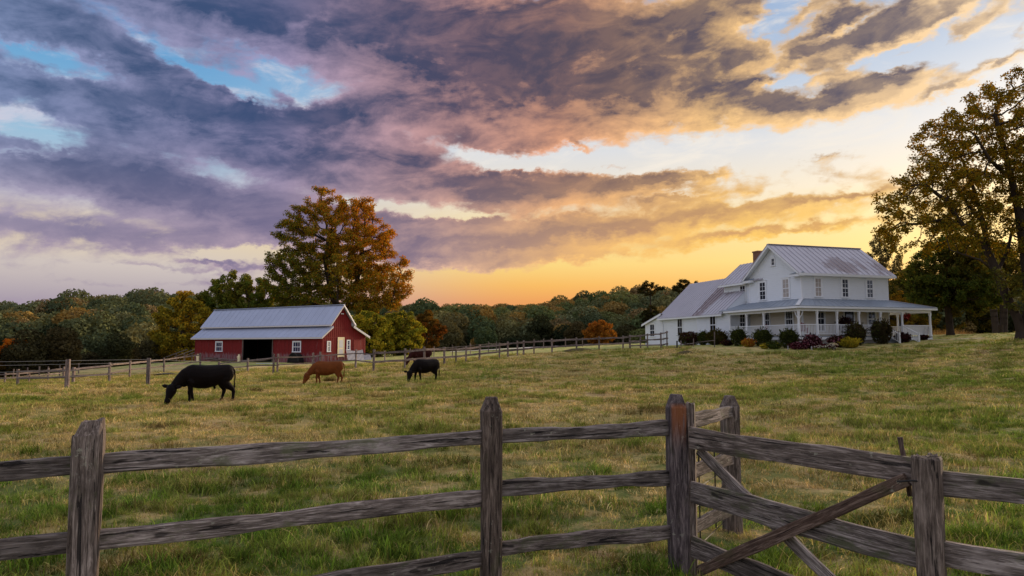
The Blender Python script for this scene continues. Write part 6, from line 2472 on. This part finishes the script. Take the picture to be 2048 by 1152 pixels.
def build_shrubs():
    dg = [rgb(56, 74, 34), rgb(72, 88, 40), rgb(88, 96, 44), rgb(54, 60, 30)]
    dm = [rgb(40, 26, 24), rgb(52, 30, 30), rgb(36, 32, 22), rgb(60, 34, 34)]
    mar = [rgb(66, 22, 34), rgb(80, 26, 40), rgb(56, 22, 30), rgb(52, 30, 32)]
    yel = [rgb(128, 122, 30), rgb(148, 136, 36), rgb(96, 102, 32), rgb(160, 144, 46)]
    pur = [rgb(112, 44, 66), rgb(130, 66, 84), rgb(140, 96, 104)]
    pale = [rgb(190, 180, 150), rgb(200, 196, 180)]
    # pixel x of the middle, depth, width and height in metres
    sp = [('bush', 'large dark bush with dull red tips below the middle window of the side wing', 'bush', 1378, 66.5, 2.1, 1.30, dg + [rgb(60, 36, 32)], None, False, 31),
          ('bush', 'small open dark green bush between the two large bushes of the side wing', 'bush', 1406, 65.0, 1.0, 1.25, dg, None, False, 32),
          ('bush', 'large dark bush under the right window of the side wing', 'bush', 1432, 63.5, 2.0, 1.35, dg + [rgb(70, 62, 30)], None, False, 33),
          ('hedge', 'low dark hedge at the foot of the lean-to behind the yard fence', 'hedge', 1312, 80, 3.2, .85, dg, None, False, 34),
          ('round_bush', 'clipped round dark bush at the left end of the porch railing', 'bush', 1477, 58.6, 1.35, 1.42, dg, None, True, 35),
          ('round_bush', 'clipped round dark bush below the left gable window on the porch', 'bush', 1525, 56.6, 1.55, 1.36, dg, None, True, 36),
          ('round_bush', 'clipped round dark bush just left of the corner post of the porch', 'bush', 1577, 54.4, 1.45, 1.42, dg, None, True, 37),
          ('flower_bush', 'maroon flowering bush right of the corner post of the porch', 'bush', 1624, 52.6, 1.5, 1.05, mar, pur, False, 38),
          ('flower_bush', 'low dark maroon flowering bush beside the yellow bush at the steps', 'bush', 1674, 53.6, 1.35, .85, mar + dm, pur, False, 39),
          ('bush', 'big round dark bush at the left side of the porch steps', 'bush', 1712, 54.2, 1.6, 1.7, dg + [rgb(60, 52, 34)], None, False, 40),
          ('bush', 'big round dark bush at the right side of the porch steps', 'bush', 1764, 55.0, 1.65, 1.8, dg + [rgb(60, 52, 34)], None, False, 41),
          ('flower_bush', 'small dark maroon bush behind the end post of the stair rail', 'bush', 1806, 55.6, 1.3, .80, mar + dm, None, False, 42),
          ('yellow_bush', 'bright yellow low bush before the left bush of the porch steps', 'flowers', 1700, 52.4, 1.35, .72, yel, None, False, 43),
          ('yellow_bush', 'yellow low bush between the first and second round bushes', 'flowers', 1497, 56.4, 1.05, .70, yel + [rgb(150, 90, 40)], None, False, 44),
          ('yellow_bush', 'yellow green ground plants between the second and third round bushes', 'flowers', 1548, 54.0, 1.2, .55, yel + dg, None, False, 45),
          ('yellow_bush', 'small yellow tuft at the left foot of the second round bush', 'flowers', 1529, 54.2, .55, .38, yel, None, False, 46),
          ('yellow_bush', 'straggling yellow plants left of the first round bush', 'flowers', 1455, 60.0, 1.2, .48, yel + dm, None, False, 47),
          ('flower_bush', 'dark low plants with pale flowers at the foot of the maroon bush', 'flowers', 1650, 51.6, 1.8, .38, dm + mar, pale, False, 48),
          ('flower_bush', 'dark purple plants filling the bed right of the third round bush', 'flowers', 1600, 52.6, 1.5, .55, dm + mar, pur, False, 49),
          ('bush', 'small dark shrub against the stone skirt of the right porch arm', 'bush', 1848, 57.5, .7, .45, dm, None, False, 50),
          ('flower_bush', 'white flowering tuft beside the yellow bush in the flower bed', 'flowers', 1664, 51.8, .6, .45, dg + pale, pale, False, 51)]
    for (nm, lab, cat, px, D, w, h, cols, fl, rd_, sd) in sp:
        v = gp(px, D, -.03)
        n = int(2300 * w * h) + 500
        shrub(nm, lab, cat, v, w, h, n, .055, cols, sd, fl, rd_)
    # maroon plant on the porch, and red hanging basket
    v = house_pt(3.0, -1.3, .72)
    t = shrub('potted_plant', 'large dark maroon potted plant on the porch between two front posts', 'potted plant', v + Vector((0, 0, .42)), 1.2, 1.05, 1500, .06, mar + dm, 60)
    MB().tube([(0, 0, -.42), (0, 0, -.40), (0, 0, 0.02), (0, 0, .10)], [.20, .22, .30, .31], 14).build('pot', M['dark_iron'], t)
    v = house_pt(6.2, -1.2, .72)
    t = shrub('potted_plant', 'small red flowering plant on the porch behind the stair rail', 'potted plant', v + Vector((0, 0, .32)), .6, .8, 700, .05, mar + dg, 61, [rgb(170, 40, 44)])
    MB().tube([(0, 0, -.32), (0, 0, -.30), (0, 0, 0.02), (0, 0, .08)], [.15, .16, .22, .23], 12).build('pot', M['dark_iron'], t)
    v = house_pt(8.5, -2.1, 2.02)
    t = shrub('hanging_basket', 'red flower basket hanging under the porch eave right of the steps', 'hanging basket', v, .55, .55, 500, .045, [rgb(170, 40, 44), rgb(60, 40, 26), rgb(120, 30, 34)], 62, [rgb(220, 120, 110)])
    bk = MB()
    for k in range(3):
        a = k * 2.1
        bk.tube([(.2 * math.cos(a), .2 * math.sin(a), .3), (0, 0, .62)], .006, 4)
    bk.build('chain', M['dark_iron'], t)
    # dry reeds and stalks by the far lawn edge
    nr = np.random.default_rng(8)
    rg = random.Random(4)
    for (px, D, w, lab) in ((1893, 90, 4.2, 'patch of tall dry tan stalks behind the trunk of the dark lawn tree'), (1930, 91, 2.4, 'patch of dry yellow stalks at the far edge of the lawn')):
        v = gp(px, D)
        V, F, Cc = blade_set(rg, 900, w / 2, .6, 1.35, .012, .5, [rgb(190, 150, 96), rgb(170, 130, 84), rgb(150, 120, 76), rgb(200, 166, 90)])
        o = link('dry_stalks', np_mesh('dry_stalks', V, F, M['leaf'], col=Cc), None, v)
        tag(o, lab, 'dry grass')
    # garden bits
    for (px, D, lab) in ((1623, 51.2, 'small pale stone ornament in the flower bed before the maroon bush'), (1576, 52.8, 'small pale ornament at the foot of the third round bush')):
        v = gp(px, D)
        t = thing('garden_ornament', lab, 'ornament', v)
        MB().tube([(0, 0, 0), (0, 0, .06), (0, 0, .13), (0, 0, .22), (0, 0, .27), (0, 0, .32)], [.06, .07, .04, .06, .05, .015], 9).build('figure', M['stone'], t)
    v = gp(1354, 60.5)
    t = thing('water_pump', 'small dark hand pump on the lawn before the side wing', 'pump', v)
    MB().tube([(0, 0, 0), (0, 0, .08), (0, 0, .55), (0, 0, .62)], [.16, .07, .06, .08], 8).build('body', M['dark_iron'], t)
    MB().tube([(0, 0, .55), (.15, 0, .62), (.28, 0, .50)], .022, 6).build('handle', M['dark_iron'], t)
    MB().hexa([(-.30, -.2, 0), (.30, -.2, 0), (.30, .2, 0), (-.30, .2, 0)], [(-.2, -.14, .1), (.2, -.14, .1), (.2, .14, .1), (-.2, .14, .1)]).build('base', M['dark_iron'], t)


build_shrubs()
# ------------------------------------------------------------------ cattle
def hide_mat(name, a, b, rough=.55):
    m, g, out = new_mat(name)
    oc = coord(g)
    n = noise(g, oc, 2.2, 5, .6)
    n2 = noise(g, scaled(g, oc, (30, 30, 60)), 1.0, 3, .6)
    x, y, z = sep(oc)
    col = mixc(g, n, a, b)
    princ(g, out, col, rough, 0, bump(g, n2 * 1.0 + n, .45, .015), spec=.07)
    return m


M['black_hide'] = hide_mat('black_hide', rgb(6, 4, 4), rgb(24, 16, 13))
M['brown_hide'] = hide_mat('red_brown_hide', rgb(80, 40, 18), rgb(132, 74, 34), .7)
M['dark_brown_hide'] = hide_mat('dark_brown_hide', rgb(48, 22, 20), rgb(62, 30, 26), .7)
M['hoof'] = plain('hoof_horn', rgb(40, 34, 30), .6)
M['eye'] = plain('eye', (.004, .004, .004), .1, spec=.6)


def loft(mb, rings, n=14):
    """closed skin through elliptical rings: (centre, axis-u half size, axis-v half size, u, v)"""
    V = []
    for (c, ru, rv, u, v) in rings:
        c, u, v = Vector(c), Vector(u), Vector(v)
        for k in range(n):
            a = 2 * PI * k / n
            V.append(c + u * (ru * math.cos(a)) + v * (rv * math.sin(a)))
    F = []
    for i in range(len(rings) - 1):
        for k in range(n):
            F.append((i * n + k, i * n + (k + 1) % n, (i + 1) * n + (k + 1) % n, (i + 1) * n + k))
    F.append(tuple(range(n - 1, -1, -1)))
    F.append(tuple((len(rings) - 1) * n + k for k in range(n)))
    mb.add(V, F)


def limb(mb, pts, n=12, k=1.0):
    """tapered limb through (x, y, z, r) or (x, y, z, rx, ry)"""
    rings = []
    P_ = [Vector(p[:3]) for p in pts]
    for i, p in enumerate(pts):
        d = (P_[min(i + 1, len(P_) - 1)] - P_[max(0, i - 1)]).normalized()
        s = Vector((0, 1, 0))
        u = s.cross(d).normalized()
        rx = p[3] * k
        ry = (p[4] if len(p) > 4 else p[3]) * k
        rings.append((p[:3], ry, rx, s, u))
    loft(mb, rings, n)


def cow(label, loc, heading, hide, scale=1.0, head_turn=0.0, legs=None, bull=False, udder=False, group='cattle grazing in the pasture', lod=.022):
    """x is forward; the beast stands 1.36 m at the back and grazes"""
    t = thing('cow', label, 'cow', loc, heading, group)
    t.scale = (scale,) * 3
    mb = MB()
    X, Y, Z = Vector((1, 0, 0)), Vector((0, 1, 0)), Vector((0, 0, 1))
    body = [(-.93, 1.15, .05, .07), (-.90, 1.12, .17, .19), (-.78, 1.08, .25, .29), (-.58, 1.04, .285, .335), (-.32, .98, .325, .385), (-.02, .94, .355, .42), (.24, .95, .335, .425), (.46, .98, .285, .41), (.62, 1.00, .22, .34), (.76, .98, .15, .25), (.84, .97, .07, .12)]
    loft(mb, [((x, 0, zc), hw, hh, Y, Z) for (x, zc, hw, hh) in body], 18)
    # hips, shoulder blades, withers
    for s in (-1, 1):
        loft(mb, [((-.72 + dx, s * .17, 1.02 + dz), .10 * k, .26 * k, Y, Z) for dx, dz, k in ((-.2, 0, .35), (-.12, 0, .8), (0, 0, 1), (.14, 0, .85), (.24, 0, .4))], 10)
        loft(mb, [((.46 + dx, s * .19, .98 + dz), .09 * k, .27 * k, Y, Z) for dx, dz, k in ((-.18, 0, .4), (-.08, 0, .9), (.02, 0, 1), (.12, 0, .8), (.2, 0, .35))], 10)
    for s in (-1, 1):
        limb(mb, [(.60, s * .20, .86, .09), (.50, s * .22, .74, .10), (.40, s * .20, .70, .06)], 8)
    # neck down to the grass
    ht = head_turn
    neck = [(.48, 0, 1.08, .29, .19), (.66, 0, .98, .275, .17), (.84, .02 * ht, .83, .225, .140), (.98, .07 * ht, .70, .175, .115), (1.07, .12 * ht, .61, .14, .10), (1.12, .15 * ht, .56, .10, .09)]
    limb(mb, neck, 14)
    # brisket
    loft(mb, [((.58, 0, .78), .13, .15, Y, Z), ((.72, 0, .74), .11, .15, Y, Z), ((.84, 0, .74), .06, .10, Y, Z)], 10)
    # head: poll, forehead, muzzle
    c = Vector((1.12, .17 * ht, .63))
    f = Vector((.30, .40 * ht, -1)).normalized()          # towards the muzzle
    yaw = ht * 1.5
    s = Vector((-math.sin(yaw), math.cos(yaw), 0))
    s = (s - f * f.dot(s)).normalized()
    u = s.cross(f)
    if u.dot(Vector((math.cos(yaw), math.sin(yaw), 0))) < 0:
        u = -u
    hd = [(-.08, .08, .07, .0), (-.02, .150, .135, 0), (.08, .178, .178, -.02), (.19, .165, .182, -.035), (.31, .124, .145, -.02), (.43, .098, .106, .0), (.52, .104, .096, .008), (.59, .090, .076, .008), (.63, .05, .045, .005)]
    loft(mb, [(c + f * q + u * o, a, b, s, u) for (q, a, b, o) in hd], 14)
    lg = legs or {}
    for nm, sx, sy in (('fl', .50, .155), ('fr', .50, -.155)):
        o = lg.get(nm, 0.0)
        limb(mb, [(sx, sy, .98, .13, .08), (sx - .01, sy, .78, .115, .08), (sx + .02 + o * .35, sy, .60, .080, .068), (sx + .02 + o * .6, sy, .47, .058, .056), (sx + .03 + o * .7, sy, .41, .060, .058), (sx + .015 + o * .85, sy, .30, .042, .042),
                  (sx + .01 + o, sy, .15, .042, .042), (sx + .02 + o, sy, .09, .052, .05), (sx + .045 + o, sy, .04, .058, .052), (sx + .05 + o, sy, .002, .064, .056)], k=1.22)
    for nm, sx, sy in (('hl', -.66, .16), ('hr', -.66, -.16)):
        o = lg.get(nm, 0.0)
        limb(mb, [(sx, sy, 1.02, .21, .10), (sx + .03, sy, .84, .19, .10), (sx + .06 + o * .1, sy, .70, .145, .085), (sx - .03 + o * .5, sy, .56, .095, .062), (sx - .09 + o * .75, sy, .47, .068, .05), (sx - .10 + o * .85, sy, .40, .056, .046),
                  (sx - .075 + o * .92, sy, .28, .045, .042), (sx - .055 + o, sy, .15, .043, .042), (sx - .045 + o, sy, .09, .052, .05), (sx - .02 + o, sy, .04, .058, .052), (sx - .01 + o, sy, .002, .064, .056)], k=1.22)
    if bull:
        loft(mb, [((-.30, 0, .60), .05, .05, X, Y), ((-.31, 0, .53), .045, .04, X, Y), ((-.32, 0, .49), .02, .02, X, Y)], 8)
    if udder:
        loft(mb, [((-.58, 0, .74), .10, .13, Y, X), ((-.58, 0, .64), .12, .14, Y, X), ((-.57, 0, .57), .08, .10, Y, X)], 10)
    me = mb.mesh('cow_body', hide)
    tmp = bpy.data.objects.new('cow_tmp', me)
    COL.objects.link(tmp)
    rm = tmp.modifiers.new('r', 'REMESH')
    rm.mode = 'VOXEL'
    rm.voxel_size = lod
    sm = tmp.modifiers.new('s', 'SMOOTH')
    sm.factor = .5
    sm.iterations = 7
    dg = bpy.context.evaluated_depsgraph_get()
    ev = tmp.evaluated_get(dg)
    m2 = bpy.data.meshes.new_from_object(ev)
    bpy.data.objects.remove(tmp)
    m2.materials.clear()
    m2.materials.append(hide)
    m2.polygons.foreach_set('use_smooth', [True] * len(m2.polygons))
    m2.name = 'cow_body'
    link('body', m2, t)
    for sg in (-1, 1):
        e = MB()
        b0 = c + f * .01 + s * (.135 * sg)
        dv = (s * sg + Vector((0, 0, .10)) - f * .05).normalized()
        e_u = u
        e_v = dv.cross(e_u).normalized()
        loft(e, [(b0, .022, .03, e_u, e_v), (b0 + dv * .08, .026, .065, e_u, e_v), (b0 + dv * .16, .020, .062, e_u, e_v), (b0 + dv * .24, .008, .022, e_u, e_v)], 8)
        e.build('ear', hide, t, smooth_=True)
        y = MB()
        ec = c + f * .14 + s * (.160 * sg) + u * .06
        loft(y, [(ec - Z * .016, .005, .005, X, Y), (ec - Z * .008, .014, .014, X, Y), (ec, .017, .017, X, Y), (ec + Z * .008, .014, .014, X, Y), (ec + Z * .016, .005, .005, X, Y)], 8)
        y.build('eye', M['eye'], t, smooth_=True)
    for nm, sx, sy in (('fl', .55, .155), ('fr', .55, -.155), ('hl', -.67, .16), ('hr', -.67, -.16)):
        o = lg.get(nm, 0.0)
        hf = MB()
        loft(hf, [((sx + o + .008, sy, -.005), .070, .080, Y, X), ((sx + o, sy, .05), .064, .070, Y, X)], 10)
        hf.build('hoof', M['hoof'], t)
    tl = MB()
    tl.tube([(-.90, 0, 1.24), (-.98, .0, 1.14), (-1.0, .01, .95), (-.99, .02, .72), (-.985, .02, .58), (-.98, .02, .50), (-.98, .02, .40)], [.045, .032, .024, .02, .032, .036, .008], 8)
    tl.build('tail', hide, t, smooth_=True)
    return t


def build_cows():
    def stand(px, D):
        return gp(px, D, -.02)
    # heading: x of the cow forward; pi = towards the left of the picture
    a = stand(414, 24.0)
    cow('large black cow grazing at the left of the pasture before the barn', a, R(216), M['black_hide'], .95, head_turn=.55, legs={'fl': .04, 'fr': -.13, 'hl': -.20, 'hr': .10}, bull=True, lod=.016)
    a = stand(655, 38.5)
    cow('reddish brown cow grazing before the right end of the barn', a, R(189), M['brown_hide'], .93, head_turn=.15, legs={'fl': .05, 'fr': -.10, 'hl': .10, 'hr': -.12}, udder=True)
    a = stand(851, 37.0)
    cow('black cow grazing right of the barn before the paddock fence', a, R(220), M['black_hide'], .88, head_turn=.5, legs={'fl': -.10, 'fr': .10, 'hl': .08, 'hr': -.14})
    a = stand(842, 55.5)
    cow('dark reddish cow behind the paddock fence, mostly hidden by the black cow', a, R(215), M['dark_brown_hide'], .98, head_turn=0.0)


build_cows()


# ------------------------------------------------------------------ lane, path, small marks on the field
def strip(name, label, cen, w, mat, lift=.03):
    V, F = [], []
    for i, (a, D) in enumerate(cen):
        ww = w[i] if isinstance(w, (list, tuple)) else w
        for k in (-1, 0, 1):
            x, y = PX(a, D), D + k * ww / 2
            V.append((x, y, gz(x, y) + lift + lumps(x, y) * .3))
        if i:
            b = 3 * i
            F += [(b - 3, b, b + 1, b - 2), (b - 2, b + 1, b + 2, b - 1)]
    me = bpy.data.meshes.new(name)
    me.from_pydata(V, [], F)
    me.materials.append(mat)
    o = link(name, me)
    tag(o, label, kind='structure')
    return o


M['gravel'] = plain('pale_gravel', rgb(196, 190, 194), .95, sc=3, var=.15)
M['concrete'] = plain('pale_concrete', rgb(214, 206, 194), .9, sc=3)


def build_lane():
    strip('lane', 'pale gravel lane passing behind the paddock fence', [(900, 96), (960, 90), (1010, 86), (1060, 85), (1110, 85), (1160, 86), (1210, 88), (1280, 94)], [1.5, 3, 5, 6, 5.5, 4, 2.5, 1.5], M['gravel'], .12)
    strip('path', 'narrow pale path crossing the lawn right of the porch', [(1850, 56.5), (1890, 55.5), (1930, 54.6), (1968, 54)], .5, M['concrete'], .05)
    strip('path', 'narrow pale path crossing the lawn below the big tree', [(2030, 52.2), (2080, 52), (2140, 51.5)], .4, M['concrete'], .05)
    # earth mound and manure heaps
    nr = np.random.default_rng(2)
    m = plain('bare_earth', rgb(84, 74, 44), .95, sc=9, var=.45)
    rg = random.Random(15)
    for (px, D, n, w, h, lab) in ((661, 40.5, 420, .34, .42, 'dark dry weed clump in the grass behind the brown cow'), (192, 36, 300, .35, .26, 'dark weed clump in the grass between the two wire fence posts'),
                               (515, 31, 260, .40, .24, 'small dark weed clump in the grass between the large black cow and the brown cow')):
        V, F, Cc = blade_set(rg, n, w, h * .4, h, .006, 1.6, [rgb(72, 66, 40), rgb(90, 80, 48), rgb(60, 64, 34), rgb(110, 92, 60)])
        o = link('weed_clump', np_mesh('weed_clump', V, F, M['leaf'], col=Cc), None, gp(px, D))
        tag(o, lab, 'weeds')
    for (px, D, w, h, lab) in ((1372, 53.5, .8, .26, 'small reddish earth mound on the lawn before the side wing'), (1160, 63.6, 1.6, .28, 'low dark weedy hump at the foot of the paddock fence')):
        v = gp(px, D)
        V, F = [], []
        n, k = 8, 14
        for i in range(n + 1):
            t = i / n
            for j in range(k):
                a = 2 * PI * j / k
                rr = w * t * (1 + nr.uniform(-.12, .12))
                V.append((rr * math.cos(a), rr * .7 * math.sin(a), h * (1 - t * t) * (1 + nr.uniform(-.12, .12)) - .03))
        for i in range(n):
            for j in range(k):
                F.append((i * k + j, (i + 1) * k + j, (i + 1) * k + (j + 1) % k, i * k + (j + 1) % k))
        o = link('earth_mound', np_mesh('earth_mound', V, F, m, smooth_=True), None, v)
        tag(o, lab, 'mound')


build_lane()

# ------------------------------------------------------------------ sampling
SC.cycles.use_adaptive_sampling = True
SC.cycles.adaptive_threshold = 0.012
SC.cycles.adaptive_min_samples = 12
SC.cycles.use_denoising = True
